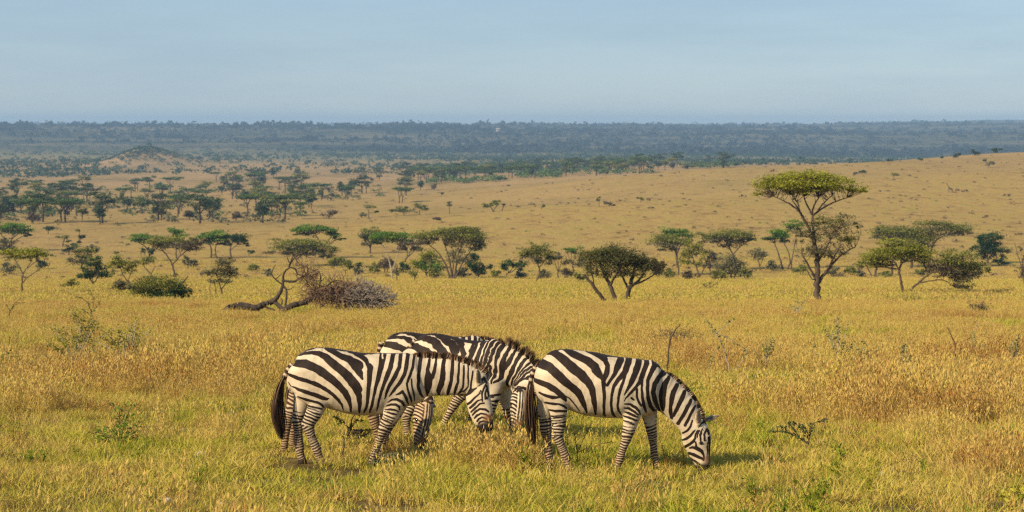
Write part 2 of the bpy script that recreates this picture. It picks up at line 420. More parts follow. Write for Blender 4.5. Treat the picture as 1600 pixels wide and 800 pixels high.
def tuft_mesh(name, nb, rad, hmin, hmax, width, hue, lean=0.35, curl=0.5, seed_head=0.0, seg=3):
    n = nb
    r = rad * np.sqrt(rng.random(n)); a = rng.random(n) * 2 * math.pi
    bx, by = r * np.cos(a), r * np.sin(a)
    hh = rng.uniform(hmin, hmax, n) * (1 - 0.25 * (r / rad))
    az = rng.random(n) * 2 * math.pi
    ln = np.abs(rng.normal(0, lean, n)); cu = rng.uniform(0.1, 1, n) * curl
    fa = rng.random(n) * math.pi
    wv = np.stack([np.cos(fa), np.sin(fa), 0 * fa], -1) * (width * rng.uniform(.6, 1.3, n))[:, None]
    V = []
    for k in range(seg + 1):
        t = k / seg
        bend = ln * t + cu * t * t
        p = np.stack([bx + np.cos(az) * bend * hh, by + np.sin(az) * bend * hh, hh * t * (1 - .28 * bend * t) - 0.015], -1)
        wk = (1 - t) ** .6 if k < seg else 0.08
        if seed_head: wk = [0.75, .6, .5, .4, .3, .1][k] if k < seg else .1
        V += [p - wv * wk, p + wv * wk]
    V = np.stack(V, 1); m2 = 2 * (seg + 1)
    base = np.arange(n)[:, None] * m2
    Q = np.concatenate([np.stack([base[:, 0] + 2 * k, base[:, 0] + 2 * k + 1, base[:, 0] + 2 * k + 3, base[:, 0] + 2 * k + 2], -1) for k in range(seg)])
    hu = np.repeat(np.clip(rng.normal(hue[0], hue[1], n), 0.02, .98), m2)
    V = V.reshape(-1, 3)
    if seed_head:
        k = rng.random(n) < seed_head
        tip = (V.reshape(n, m2, 3)[:, -1])[k]; nn = len(tip)
        pts = np.repeat(tip, 5, 0) + rng.normal(0, 1, (nn * 5, 3)) * [0.012, 0.012, .03] - [0, 0, .02]
        a_ = rng.normal(size=(nn * 5, 3)) * .3 + [0, 0, 1]; a_ /= np.linalg.norm(a_, axis=1)[:, None]
        b_ = np.cross(a_, rng.normal(size=(nn * 5, 3))); b_ /= np.linalg.norm(b_, axis=1)[:, None]
        q = np.stack([pts - a_ * .02, pts + b_ * .006, pts + a_ * .02, pts - b_ * .006], 1).reshape(-1, 3)
        Q = np.concatenate([Q, np.arange(len(q)).reshape(-1, 4) + len(V)])
        V = np.vstack([V, q]); hu = np.concatenate([hu, np.clip(rng.normal(.27, .1, len(q)), 0, 1)])
    ob = mesh_obj(name, V, Q, 'grass_blades', None, {'hue': hu})
    return ob

def scatter(name, variants, P, idx, rot, scl, tilt=0.12):
    """one vegetation object: points that carry copies of the tuft meshes"""
    src = bpy.data.collections.new(name + '_tufts')
    for v in variants:
        COL.objects.unlink(v); src.objects.link(v)
    me = bpy.data.meshes.new(name); n = len(P)
    me.vertices.add(n); me.vertices.foreach_set('co', np.asarray(P, np.float32).ravel())
    at = me.attributes.new('pick', 'INT', 'POINT'); at.data.foreach_set('value', np.asarray(idx, np.int32))
    at = me.attributes.new('size', 'FLOAT', 'POINT'); at.data.foreach_set('value', np.asarray(scl, np.float32))
    e = np.stack([rng.normal(0, tilt, n), rng.normal(0, tilt, n), rot], -1)
    at = me.attributes.new('turn', 'FLOAT_VECTOR', 'POINT'); at.data.foreach_set('vector', e.astype(np.float32).ravel())
    ob = bpy.data.objects.new(name, me); COL.objects.link(ob)
    ng = bpy.data.node_groups.new(name, 'GeometryNodeTree')
    ng.interface.new_socket('Geometry', in_out='INPUT', socket_type='NodeSocketGeometry')
    ng.interface.new_socket('Geometry', in_out='OUTPUT', socket_type='NodeSocketGeometry')
    gi = ng.nodes.new('NodeGroupInput'); go = ng.nodes.new('NodeGroupOutput')
    ip = ng.nodes.new('GeometryNodeInstanceOnPoints'); ci = ng.nodes.new('GeometryNodeCollectionInfo')
    ci.inputs[0].default_value = src; ci.inputs['Separate Children'].default_value = True; ci.inputs['Reset Children'].default_value = True
    def na(nm, t):
        q = ng.nodes.new('GeometryNodeInputNamedAttribute'); q.data_type = t; q.inputs[0].default_value = nm
        return [o for o in q.outputs if o.enabled and o.name == 'Attribute'][0]
    ng.links.new(gi.outputs[0], ip.inputs['Points']); ng.links.new(ci.outputs[0], ip.inputs['Instance'])
    ip.inputs['Pick Instance'].default_value = True
    ng.links.new(na('pick', 'INT'), ip.inputs['Instance Index'])
    e2r = ng.nodes.new('FunctionNodeEulerToRotation'); ng.links.new(na('turn', 'FLOAT_VECTOR'), e2r.inputs[0])
    ng.links.new(e2r.outputs[0], ip.inputs['Rotation'])
    ng.links.new(na('size', 'FLOAT'), ip.inputs['Scale'])
    ng.links.new(ip.outputs[0], go.inputs[0])
    md = ob.modifiers.new('scatter', 'NODES'); md.node_group = ng
    return ob

def wedge(n, d0, d1, half=0.285, pad=2.0):
    """n random ground points with y in [d0, d1] across the view, uniform per area"""
    out = []
    need = n
    while need > 0:
        k = int(need * 2.2) + 50
        y = rng.uniform(d0, d1, k); x = rng.uniform(-1, 1, k) * (half * d1 + pad)
        ok = np.abs(x) < half * y + pad
        out.append(np.stack([x[ok], y[ok]], -1)); need -= ok.sum()
    P = np.concatenate(out)[:n]
    return P
def lift(P): return np.column_stack([P, Hgt(P[:, 0], P[:, 1])])

def tallness(x, y):
    """where the tall dry grass stands"""
    a = vnoise(x / 2.6, y / 4.2, 21) * .55 + vnoise(x / 0.9, y / 1.1, 22) * .25 + vnoise(x / 11, y / 16, 23) * .35
    a = a - 0.15 + 0.16 * sstep(30, 48, y) + 0.05 * sstep(1.5, 5, x)
    for X, Y, r, k in ((700, 715, 1.3, .30), (1500, 650, 1.7, .42), (1440, 690, 1.0, .25), (40, 650, 1.4, .28), (560, 780, 1.2, .28), (980, 700, .9, .22), (1330, 655, 1.6, .2), (250, 610, 2.0, .25), (330, 590, 2.5, .2)):
        c = GP[(X, Y)]
        a = a + k * np.exp(-(((x - c[0]) / r) ** 2 + ((y - c[1]) / (r * 1.2)) ** 2))
    for X, Y, r, k in ((300, 720, 2.4, .25), (180, 690, 1.2, .2), (1250, 770, 2.0, .18), (480, 715, .9, .12), (900, 770, 1.1, .15), (640, 700, .5, .3), (1095, 745, .6, .4)):
        c = GP[(X, Y)]
        a = a - k * np.exp(-(((x - c[0]) / r) ** 2 + ((y - c[1]) / (r * 1.1)) ** 2))
    return a
GP = {}
for X, Y in ((700,715),(1500,650),(1440,690),(40,650),(560,780),(980,700),(1330,655),(250,610),(330,590),(300,720),(180,690),(1250,770),(480,715),(900,770),(640,700),(1095,745)):
    GP[(X, Y)] = ground(X, Y)[0]

if GRASS:
    short = [tuft_mesh('grass_tuft', 130, .30, .05, .15, .0042, (.62, .13), .6, .7) for _ in range(5)]
    mid_ = [tuft_mesh('grass_tuft', 90, .22, .12, .28, .0042, (.50, .14), .4, .7) for _ in range(4)]
    tall = [tuft_mesh('grass_tuft', 56, .17, .24, .56, .0034, (.37, .13), .28, .45, .55, 4) for _ in range(5)]
    dead = [tuft_mesh('grass_tuft', 50, .14, .10, .3, .0045, (.12, .08), .7, .8) for _ in range(2)]
    def weed_mesh():
        mb = MB(); 
        for k in range(7):
            a = rng.random() * 6.28; h_ = rng.uniform(.10, .26); ln = rng.uniform(.1, .6)
            p = np.array([[0, 0, -.01], [math.cos(a) * ln * h_ * .4, math.sin(a) * ln * h_ * .4, h_ * .6], [math.cos(a) * ln * h_, math.sin(a) * ln * h_, h_]])
            mb.tube(smooth_line(p, 2), [.003] * 5, 3, hue=.9, cap=False)
            t = rng.uniform(.25, 1, 11); pts = np.stack([np.interp(t, [0, .6, 1], p[:, d]) for d in range(3)], -1) + rng.normal(0, .02, (11, 3))
            mb.leaves(pts, .020, np.full(11, rng.uniform(.85, 1.1)), up=.5, aspect=.5)
        ob = mb.build('weed', 'grass_blades'); return ob
    weeds = [weed_mesh() for _ in range(3)]
    # --- near meadow
    n = int(16500 * GD); P = wedge(n, 13.0, 42, pad=5.0)
    # thin the points with distance a little
    T = tallness(P[:, 0], P[:, 1])
    pick = rng.integers(0, 5, n); r = rng.random(n)
    pick = np.where((T > .50) & (r < .75), 5 + rng.integers(0, 4, n), pick)
    pick = np.where((T > .60) & (r < .62), 9 + rng.integers(0, 5, n), pick)
    pick = np.where(rng.random(n) < .022, 14 + rng.integers(0, 2, n), pick)
    pick = np.where((rng.random(n) < .02), 9 + rng.integers(0, 5, n), pick)
    pick = np.where((rng.random(n) < .06 * sstep(.45, .75, vnoise(P[:, 0] / 1.6, P[:, 1] / 2.2, 66))), 16 + rng.integers(0, 3, n), pick)
    scl = rng.uniform(.55, 1.35, n) * (0.75 + .6 * vnoise(P[:, 0] / .7, P[:, 1] / .9, 33))
    scl = scl * np.where((pick >= 9) & (pick < 14), 1 + .35 * sstep(.65, .95, T), 1)
    hole = vnoise(P[:, 0] / .45, P[:, 1] / .6, 44)
    ok = ~((hole > .74) & (T < .6))
    P, pick, scl = P[ok], pick[ok], scl[ok]
    g1 = scatter('grass', short + mid_ + tall + dead + weeds, lift(P), pick, rng.random(len(P)) * 6.28, scl)
    tag(g1, kind='stuff')
    # --- middle distance, wider tufts
    short2 = [tuft_mesh('grass_tuft', 150, .62, .06, .20, .009, (.58, .16), .5, .7) for _ in range(4)]
    tall2 = [tuft_mesh('grass_tuft', 100, .46, .20, .46, .0070, (.40, .14), .3, .5, .4, 3) for _ in range(4)]
    n = int(15000 * GD); P = wedge(n, 40, 112, pad=5)
    T = tallness(P[:, 0], P[:, 1]); r = rng.random(n)
    pick = np.where((T > .52) & (r < .7), 4 + rng.integers(0, 4, n), rng.integers(0, 4, n))
    gap = vnoise(P[:, 0] / .9, P[:, 1] / 1.4, 47); kp = (gap < .74) | (r < .35)
    ft = ground(470, 488)[0]; kp &= ~((np.abs(P[:, 0] - ft[0]) < 3.9) & (np.abs(P[:, 1] - ft[1]) < 3.0) & (r < .8))
    P, pick = P[kp], pick[kp]; n = len(P)
    g2 = scatter('meadow_grass', short2 + tall2, lift(P), pick, rng.random(n) * 6.28, rng.uniform(.75, 1.3, n))
    tag(g2, kind='stuff')
    # --- far slope down to the tree line
    far1 = [tuft_mesh('grass_tuft', 130, 1.7, .06, .22, .024, (.47, .16), .5, .6) for _ in range(4)]
    far2 = [tuft_mesh('grass_tuft', 100, 1.2, .16, .36, .020, (.38, .12), .3, .5) for _ in range(3)]
    n = int(24000 * GD); P = wedge(n, 108, 430, pad=6)
    T = vnoise(P[:, 0] / 9, P[:, 1] / 16, 51) * .6 + vnoise(P[:, 0] / 30, P[:, 1] / 50, 52) * .4; r = rng.random(n)
    pick = np.where((T > .5) & (r < .6), 4 + rng.integers(0, 3, n), rng.integers(0, 4, n))
    keep = rng.random(n) < (1.15 - .75 * sstep(140, 430, P[:, 1]))
    g3 = scatter('slope_grass', far1 + far2, lift(P)[keep], pick[keep], rng.random(keep.sum()) * 6.28, rng.uniform(.7, 1.25, keep.sum()))
    tag(g3, kind='stuff')
# ------------------------------------------------------------------ trees
def blob_points(n, c, r, flat=0.38, clump=0.40, top=0.35, per=60):
    """n leaf positions gathered in clumps inside an ellipsoid (centre c, radii r)"""
    k = max(3, int(n / per))
    d = rng.normal(size=(k, 3)); d /= np.linalg.norm(d, axis=1)[:, None]
    d[:, 2] = d[:, 2] * (1 - top) + np.abs(d[:, 2]) * top
    rad = rng.random(k) ** (1 / 2.2)
    C = d * rad[:, None]
    C *= 1 + 0.10 * rng.normal(size=(k, 1))
    ids = rng.integers(0, k, n)
    cs = clump * rng.uniform(.55, 1.25, k)
    off = rng.normal(size=(n, 3)) * cs[ids][:, None] * 0.55
    rm = float(np.mean(r[:2]))
    off = off * np.array([r[0], r[1], max(r[2], rm * flat * .8)]) * np.array([1, 1, 0.9])
    P = c + C[ids] * r + off
    hue_c = np.clip(rng.normal(.5, .20, k), 0, 1)
    return P, np.clip(hue_c[ids] + rng.normal(0, .10, n), 0, 1), c + C * r

def tree(name, label, cat, base, stems, crowns, pal, bark='bark', group=None, flat=0.38, dens=1.0, twig=1.0, leafpx=1.5, size=None, yl=0.75):
    """base: pixel of the foot; stems: lists of (X, Y, radius_px[, lateral_px]); crowns: (X, Y, rx, ry[, lateral_px, density, palette])"""
    g, s = ground(*base)
    Xb, Yb = base
    def loc(X, Y, lat=0.0): return np.array([(X - Xb) / s, lat / s, (Yb - Y) / s])
    root = empty(name, g, label, cat, group)
    W = MB(); tips = []
    for st in stems:
        a = np.array([[*loc(q[0], q[1], q[3] if len(q) > 3 else 0.0), q[2] / s] for q in st])
        a = smooth_line(a, 4); 
        if abs(st[0][1] - Yb) < 3: a[0, 2] -= 0.25
        nz = rng.normal(0, 1, (len(a), 3)) * a[:, 3:4] * .22; nz[0] = 0
        W.tube(a[:, :3] + nz, np.maximum(a[:, 3] * (1.0 if s > 20 else .78), 0.012), 8)
        for q in a[int(len(a) * .4):]: tips.append(q)
    tips = np.array(tips)
    lsz = size or max(0.055, leafpx / s)
    byp = {}
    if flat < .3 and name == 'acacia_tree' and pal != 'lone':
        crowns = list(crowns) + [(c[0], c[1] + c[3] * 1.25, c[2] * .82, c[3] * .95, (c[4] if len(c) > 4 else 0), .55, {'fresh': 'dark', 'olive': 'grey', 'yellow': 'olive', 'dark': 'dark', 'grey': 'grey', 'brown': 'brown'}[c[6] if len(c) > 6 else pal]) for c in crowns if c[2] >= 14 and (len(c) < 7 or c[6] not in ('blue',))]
    for c in crowns:
        X, Y, rx, ry = c[:4]; lat = c[4] if len(c) > 4 else 0.0
        dn = c[5] if len(c) > 5 else 1.0; pl = c[6] if len(c) > 6 else pal
        ctr = loc(X, Y, lat); ry = ry * (1.3 if flat < .3 else 1.1); r = np.array([rx, rx * yl, ry]) / s
        n = int(dens * dn * 2.5 * rx * ry / (lsz * s) ** 2 * 3.4) + 90
        P, hue, C = blob_points(int(n * .8), ctr, r, flat, .27, .35, 42) if pal == 'lone' and s > 20 else blob_points(n, ctr, r, flat)
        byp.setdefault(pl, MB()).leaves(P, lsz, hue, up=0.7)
        # limbs and twigs that carry the clumps
        m = int(min(len(C), 20) * twig)
        for cc in C[rng.permutation(len(C))[:m]]:
            dd = np.linalg.norm(tips[:, :3] - cc, axis=1) + 1.6 * np.maximum(0, tips[:, 2] - cc[2] + .1)
            t = tips[np.argmin(dd)]
            mid = t[:3] * .5 + cc * .5 + rng.normal(0, .06, 3) * dd.min(); mid[2] -= 0.06 * dd.min()
            q = smooth_line([t[:3], mid, cc], 3)
            r0 = max(min(t[3] * .5, .02 + .010 * dd.min()), .22 / s)
            W.tube(q, np.linspace(r0, max(.008, .12 / s), len(q)), 4, cap=False)
    W.build('trunk', bark, root, smooth=True)
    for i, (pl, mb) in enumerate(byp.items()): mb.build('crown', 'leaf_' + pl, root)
    return root

def auto_stem(b, c, r=2.0, fork=3, spread=.55):
    """a simple stem that forks below a crown c = (X, Y, rx, ry)"""
    X, Y, rx, ry = c[:4]
    fx, fy = b[0] * .6 + X * .4, b[1] * .62 + (Y + ry * .5) * .38
    out = [[(b[0], b[1], r), (fx + random.uniform(-1, 1), fy, r * .75)]]
    for i in range(fork):
        t = (i + .5) / fork * 2 - 1
        ex = X + t * rx * spread; ey = Y + ry * .45
        out.append([(fx, fy, r * .7), ((fx * .45 + ex * .55), fy * .45 + ey * .55 + ry * .12, r * .5, random.uniform(-.3, .3) * rx), (ex, ey, r * .3, random.uniform(-.5, .5) * rx)])
    return out

FLAT, BUSH = 0.16, 0.55
if TREES:
    # the lone two-tiered acacia
    tree('acacia_tree', 'tall lone acacia with one straight trunk, flat yellow-green top and a sparse grey lower crown', 'tree', (1278, 475),
         [[(1278,475,5.2),(1277.5,455,4.8),(1277,435,4.4),(1276.5,412,4.0),(1275,395,3.4),(1272,378,2.7,2),(1271,362,2.3,3),(1269,345,1.9,4),(1268,335,1.7,4)],
          [(1273.5,390,2.6),(1268,370,2.5,-3),(1259,352,2.2,-5),(1251,337,2.0,-7),(1247,330,1.8,-8)],
          [(1247,330,1.6,-8),(1236,322,1.4,-12),(1225,315,1.0,-18),(1205,306,.7,-20)], [(1247,330,1.6,-8),(1245,318,1.3,-2),(1238,305,.9,10)],
          [(1251,337,1.4,-7),(1243,325,1.2,-22),(1232,312,.8,-34)],
          [(1268,335,1.6,4),(1262,322,1.3,12),(1258,308,.9,24)], [(1268,335,1.6,4),(1270,320,1.2,-6),(1276,306,.8,-18)],
          [(1268,338,1.5,4),(1284,326,1.3,6),(1300,317,1.0,4),(1322,309,.7,2)], [(1276,331,1.2,5),(1290,317,.9,22),(1304,306,.7,30)],
          [(1277,446,3.0),(1283,434,2.6,3),(1292,424,2.2,4),(1303,409,1.7,2),(1320,394,1.2,2),(1336,386,.8,3)], [(1292,424,1.7,4),(1300,402,1.3,-10),(1310,380,.9,-18)],
          [(1277,440,2.2),(1268,425,1.8,-3),(1259,410,1.4,-8),(1250,396,1.0,-12)], [(1276,412,1.8),(1285,395,1.4,-6),(1296,372,1.1,-10),(1312,350,.8,-8)], [(1277,432,1.6),(1268,436,.9,-6),(1258,420,.7,-10)]],
         [(1258,285,62,14,0,1.35),(1262,296,44,9,0,.8),(1222,289,44,15,-8,1.25),(1196,288,28,13,4,1.1),(1294,290,48,14,6,1.25),(1330,296,24,9,0,1.0),(1262,275,42,9,8,1.1),(1190,302,20,6,0,.7),(1350,299,10,4,0,.6),(1250,300,50,7,0,.7),
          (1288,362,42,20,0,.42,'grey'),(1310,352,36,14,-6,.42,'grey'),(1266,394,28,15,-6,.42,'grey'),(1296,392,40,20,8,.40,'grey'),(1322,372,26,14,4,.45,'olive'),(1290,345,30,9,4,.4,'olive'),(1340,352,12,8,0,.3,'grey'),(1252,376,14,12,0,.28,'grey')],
         'lone', flat=.28, twig=1.7, leafpx=1.25)
    # thicket tree with three leaning stems
    tree('thicket_tree', 'broad low thorn tree on three leaning stems, grey-green, beside the fallen trunk', 'tree', (965, 475),
         [[(950,477,3.4,-8),(940,463,3.0,-9),(928,447,2.6,-10),(918,435,2.2,-10),(911,428,1.8,-10)], [(963,476,3.8),(959,462,3.4),(953,445,3.0,2),(946,432,2.6,3),(941,420,2.2,3),(935,405,1.5,0)],
          [(980,468,4.0,6),(983,455,3.4,6),(986,444,3.2,6),(990,428,2.6,8),(993,412,1.8,8)], [(985,448,2.4,6),(996,440,2.0,2),(1004,430,1.7,0),(1012,418,1.2)], [(987,446,1.8,6),(1000,442,1.5,8),(1012,436,1.2,8),(1022,430,.9,8)],
          [(953,446,2.0),(962,430,1.6,-8),(970,414,1.2,-12)], [(983,454,2.0,6),(975,436,1.6,12),(966,418,1.2,16)], [(928,447,1.2,-10),(926,432,1.0,-4),(922,418,.8)]],
         [(945,402,36,15,0,1.2),(962,400,30,15,2,1.1),(922,402,20,12,4,.9),(975,402,38,15,-4,1.2),(960,416,44,15,4,1.0),(992,410,30,15,6,1.1),(1010,416,24,14,0,.9),(1024,417,14,13,0,.9,'brown'),(1036,413,9,9,0,.6,'brown'),(918,422,14,13,-6,.5),(984,428,28,11,0,.6),(946,428,24,10,0,.5),(940,392,24,6,0,.7,'yellow')],
         'thicket', bark='bark_dark', flat=.4, leafpx=1.3)
    # right group
    tree('acacia_tree', 'acacia with a whitish trunk and a low limb sweeping right to a dark hanging crown', 'tree', (1415, 458),
         [[(1413,458,3.0,-2),(1409,446,2.6,-2),(1406,434,2.4,-2),(1404.5,423,2.2,-2),(1407,413,1.8,-2),(1412,408,1.3,-2)], [(1404.5,423,1.5),(1398,410,1.0),(1386,402,.7)], [(1407,414,1.3),(1409,404,1.0,6),(1420,396,.7,10)],
          [(1416,457,2.6,2),(1427,449,2.3,2),(1434,443,2.1,2),(1441,437,1.9,2),(1450,430,1.7,2),(1460,425,1.3,2),(1478,418,.9,2)], [(1438,442,1.5,2),(1452,439,1.2),(1468,437,1.1),(1478,439,.9),(1487,446,.7)], [(1460,425,1.0,2),(1480,428,.8,-6),(1500,426,.6,-6)]],
         [(1408,389,40,9,0,1.2),(1380,397,30,9,-4,1.0),(1432,394,30,10,6,1.2),(1362,405,24,7,0,.9),(1400,380,26,6,4,1.0),(1445,400,18,7,0,.9),
          (1488,408,36,11,0,1.0,'olive'),(1478,418,34,8,-4,.9,'brown'),(1512,418,28,10,4,.8,'olive'),(1506,437,26,8,0,.6,'grey'),(1535,423,12,9,0,.8,'olive'),(1490,396,30,6,0,.7,'olive')], 'yellow', flat=.22)
    tree('acacia_tree', 'wide flat dark-green acacia rising behind the whitish-trunked acacia', 'tree', (1440, 419),
         [[(1424,418,2.6),(1424,405,2.4),(1420,390,1.6)], [(1450,416,1.9),(1455,390,1.7),(1457,384,1.5),(1463,375,1.2),(1471,370,1.0),(1480,366,.7)], [(1424,405,1.6),(1405,385,1.1),(1390,372,.7)], [(1422,398,1.6),(1440,380,1.1),(1452,368,.7)]],
         [(1400,362,42,9,0,1.2),(1440,368,34,11,4,1.2),(1418,372,40,9,-4,1.0),(1482,357,34,7,0,1.1),(1456,349,30,6,0,1.1),(1510,361,14,4,0,1.0),(1372,362,18,7,0,.8)], 'olive', flat=.16)
    tree('acacia_tree', 'small dark-green tiered tree standing apart on the far right', 'tree', (1544, 412),
         [[(1543,412,2.4),(1542,402,2.0),(1537,394,1.5)], [(1543,408,1.6),(1550,398,1.3),(1557,391,1.0)], [(1542,402,1.2),(1547,388,1.0),(1549,376,.7)]],
         [(1549,371,24,7,0,1.2),(1533,377,14,6,0,1.0),(1530,392,18,8,0,1.1),(1560,391,18,8,0,1.1),(1548,383,18,6,0,.8)], 'dark', flat=.22)
    tree('thorn_bush', 'half bare brownish bush cut by the right edge', 'bush', (1600, 446),
         [[(1600,446,1.5),(1599,425,1.2),(1596,405,.8)], [(1600,430,1.0),(1590,400,.7),(1584,378,.4)]], [(1602,428,13,16,0,.8),(1600,400,12,14,0,.35)], 'brown', flat=.6)
    tree('acacia_tree', 'small acacia with two dark leaning trunks left of the whitish trunk', 'tree', (1369, 432),
         [[(1367,432,2.4),(1369,420,2.1),(1371,408,1.5)], [(1362,431,1.4),(1357,421,1.2),(1352,412,.9)]], [(1362,404,22,7,0,1.0),(1346,410,14,5,0,.8)], 'yellow', flat=.2)
    tree('acacia_tree', 'stout stump-like acacia stem half hidden under the yellow-green crown', 'tree', (1393, 429), [[(1393,429,2.6),(1393,416,2.3),(1396,402,1.6)]], [(1397,396,18,6,0,.8)], 'yellow', flat=.2)
    tree('acacia_tree', 'flat-topped acacia with light olive crown over a thin bare trunk', 'tree', (1060, 431),
         [[(1060,431,1.6),(1059.5,412,1.4),(1057,398,1.2),(1053,388,.9)], [(1057,399,.9),(1062,386,.8),(1066,376,.5)], [(1055,392,.8),(1042,384,.6),(1034,378,.4)]],
         [(1043,374,31,6,0,1.3),(1038,382,24,6,0,.9,'grey'),(1058,380,14,6,0,.9)], 'olive', flat=.14)
    tree('acacia_tree', 'dark-green flat crown showing above the light olive acacia', 'tree', (1058, 418), auto_stem((1058,418), (1056,366,28,7), 1.8), [(1052,364,24,6,0,1.4),(1070,368,16,5,0,1.2)], 'fresh', flat=.16)
    tree('acacia_tree', 'umbrella acacia with brown-shaded olive crown behind the round grey bush', 'tree', (1148, 422),
         [[(1148,422,2.2),(1146,402,1.8),(1141,390,1.4),(1135,380,1.0)], [(1145,398,1.2),(1156,385,.9),(1168,378,.6)], [(1141,390,1.0),(1122,379,.7),(1108,373,.5)]],
         [(1128,366,36,6,0,1.3),(1150,368,26,7,0,1.1),(1108,371,20,5,0,1.0),(1140,376,26,6,0,.7,'brown'),(1168,374,12,4,0,1.0)], 'olive', flat=.15)
    tree('thorn_tree', 'feathery yellowish thorn tree right beside the thin bare trunk', 'tree', (1093, 434), [[(1093,434,1.7),(1090,422,1.4),(1084,408,1.1),(1080,395,.7)], [(1093,431,1.2),(1098,424,1.0),(1104,412,.7)], [(1088,416,.9),(1078,408,.7),(1070,400,.5)]],
         [(1084,384,18,9,0,.9),(1076,396,17,10,0,.7),(1097,396,14,10,0,.55),(1070,408,14,12,0,.5),(1086,410,16,10,0,.4)], 'yellow', flat=.5)
    tree('thorn_bush', 'dense round grey-green bush in front of the brown-shaded umbrella acacia', 'bush', (1143, 437), [[(1143,437,1.6),(1141,425,1.3),(1136,414,.9)], [(1146,437,1.3),(1151,424,1.0),(1154,415,.6)]],
         [(1140,412,24,13,0,1.2),(1128,424,18,12,0,1.0),(1152,424,18,11,0,1.0),(1140,403,16,6,0,.9)], 'grey', flat=.6)
    tree('thorn_bush', 'brown half-leafless bush between the yellowish thorn tree and round grey bush', 'bush', (1110, 430), [[(1110,430,1.3),(1108,415,1.0),(1104,402,.6)]], [(1108,413,14,15,0,.8),(1116,403,12,8,0,.6,'olive')], 'brown', flat=.6)
    tree('thorn_tree', 'thin grey thorn tree just left of the lone acacia lower crown', 'tree', (1188, 423), [[(1188,423,1.3),(1186,412,1.1),(1183,400,.7)], [(1187,416,.9),(1192,404,.6)]], [(1181,402,16,12,0,.6),(1192,396,10,8,0,.5)], 'grey', flat=.5)
    tree('acacia_tree', 'dark-green umbrella acacia on crooked multiple stems left of the lone acacia', 'tree', (1230, 421),
         [[(1223,419,2.2),(1220,410,1.8),(1217,398,1.3),(1210,380,.9)], [(1230,421,2.0),(1234,410,1.5),(1232,395,1.1),(1224,378,.7)], [(1236,421,1.6),(1237,408,1.3),(1240,390,.9),(1244,365,.6)]],
         [(1212,364,22,6,0,1.3),(1222,370,16,5,0,1.1),(1242,351,20,5,0,1.2),(1200,372,12,5,0,.8,'olive')], 'fresh', flat=.16)
    # centre group
    tree('acacia_tree', 'largest umbrella acacia of the centre, many stems fanning up into a wide olive crown', 'tree', (707, 437),
         [[(703,437,2.4),(699,420,2.0),(691,404,1.7),(682,392,1.2),(670,382,.8)], [(706,437,2.6),(704,418,2.0),(701,402,1.5),(696,385,1.0)], [(709,437,2.2),(713,415,1.8),(716,398,1.4),(722,382,.9)], [(711,436,1.8),(722,412,1.4),(732,396,1.0),(744,384,.6)], [(707,435,1.6),(708,412,1.3),(708,390,.9)]],
         [(700,364,40,7,0,1.2),(668,368,26,7,0,1.0),(722,370,36,9,0,1.2),(745,377,16,8,0,1.1),(712,358,26,4,0,1.1),(735,363,20,5,0,1.0),(752,386,8,7,0,.7,'olive'),(716,392,30,12,0,.22,'grey')], 'olive', flat=.15)
    tree('dark_bush', 'dark blue-green bushy tree at the right foot of the wide centre acacia', 'bush', (748, 434), auto_stem((748,434),(746,418,18,14),1.6), [(744,416,15,13,0,1.4),(752,424,12,9,0,1.3),(761,418,10,5,0,1.0),(740,402,8,7,0,1.0)], 'dark', flat=.5)
    tree('dark_bush', 'small dark round tree on a short stem, right of the centre group', 'tree', (790, 431), auto_stem((790,431),(801,414,18,10),1.6), [(797,413,14,8,0,1.2),(810,413,12,8,0,1.1),(790,418,8,7,0,.9)], 'dark', flat=.4)
    tree('acacia_tree', 'olive acacia with a crooked S-shaped trunk', 'tree', (838, 441),
         [[(838,441,1.8),(841,433,1.6),(844,425,1.5),(841,415,1.3),(838,407,1.1),(830,401,.8)], [(842,420,1.0),(850,408,.8),(856,402,.5)]], [(832,391,22,8,0,1.2),(846,396,20,9,0,1.0),(818,397,12,6,0,.8),(858,402,12,6,0,.8)], 'olive', flat=.25)
    tree('acacia_tree', 'short brownish acacia next to the S-shaped trunk', 'tree', (872, 437), auto_stem((872,437),(872,402,16,9),1.5), [(872,402,16,8,0,1.0),(862,410,10,6,0,.7),(884,410,12,8,0,.5)], 'grey', flat=.3)
    tree('acacia_tree', 'flat green crown peeking out left of the three-stemmed thorn tree', 'tree', (897, 426), auto_stem((897,426),(892,391,17,6),1.4), [(892,390,17,4,0,1.2),(903,412,13,8,0,.6,'grey')], 'fresh', flat=.18)
    tree('green_bush', 'bright yellow-green rounded bush under the wide centre acacia', 'bush', (667, 432), auto_stem((667,432),(665,410,24,16),1.7), [(670,400,17,10,0,1.2,'yellow'),(654,410,14,11,0,1.0,'yellow'),(672,416,20,12,0,1.2),(688,420,10,9,0,.9)], 'fresh', flat=.5)
    tree('acacia_tree', 'slender acacia with forked pale trunk and bright green flat top', 'tree', (613, 436),
         [[(612.5,436,2.0),(612,425,1.8),(610,414,1.4),(606,400,1.2),(601,388,.9),(595,380,.6)], [(614,424,1.3),(617,412,1.1),(621,398,.9),(624,384,.6)], [(601,388,.8),(590,378,.5)]],
         [(604,369,30,5.5,0,1.4),(630,369,24,5,0,1.3),(588,373,14,5,0,1.1),(646,371,12,5,0,1.0)], 'fresh', bark='bark_pale', flat=.14)
    tree('acacia_tree', 'fan-shaped acacia at the left end of the centre group', 'tree', (579, 396), auto_stem((579,396),(577,368,20,8),1.8,4), [(580,361,21,5,0,1.3),(570,370,14,8,0,.9,'grey'),(588,366,16,6,0,.9)], 'olive', flat=.18)
    tree('acacia_tree', 'brown-grey shaded acacia behind the forked pale trunk', 'tree', (632, 410), auto_stem((632,410),(643,384,18,10),1.8), [(643,380,17,8,0,1.0),(650,388,12,8,0,1.0),(634,388,12,9,0,.7)], 'brown', flat=.35)
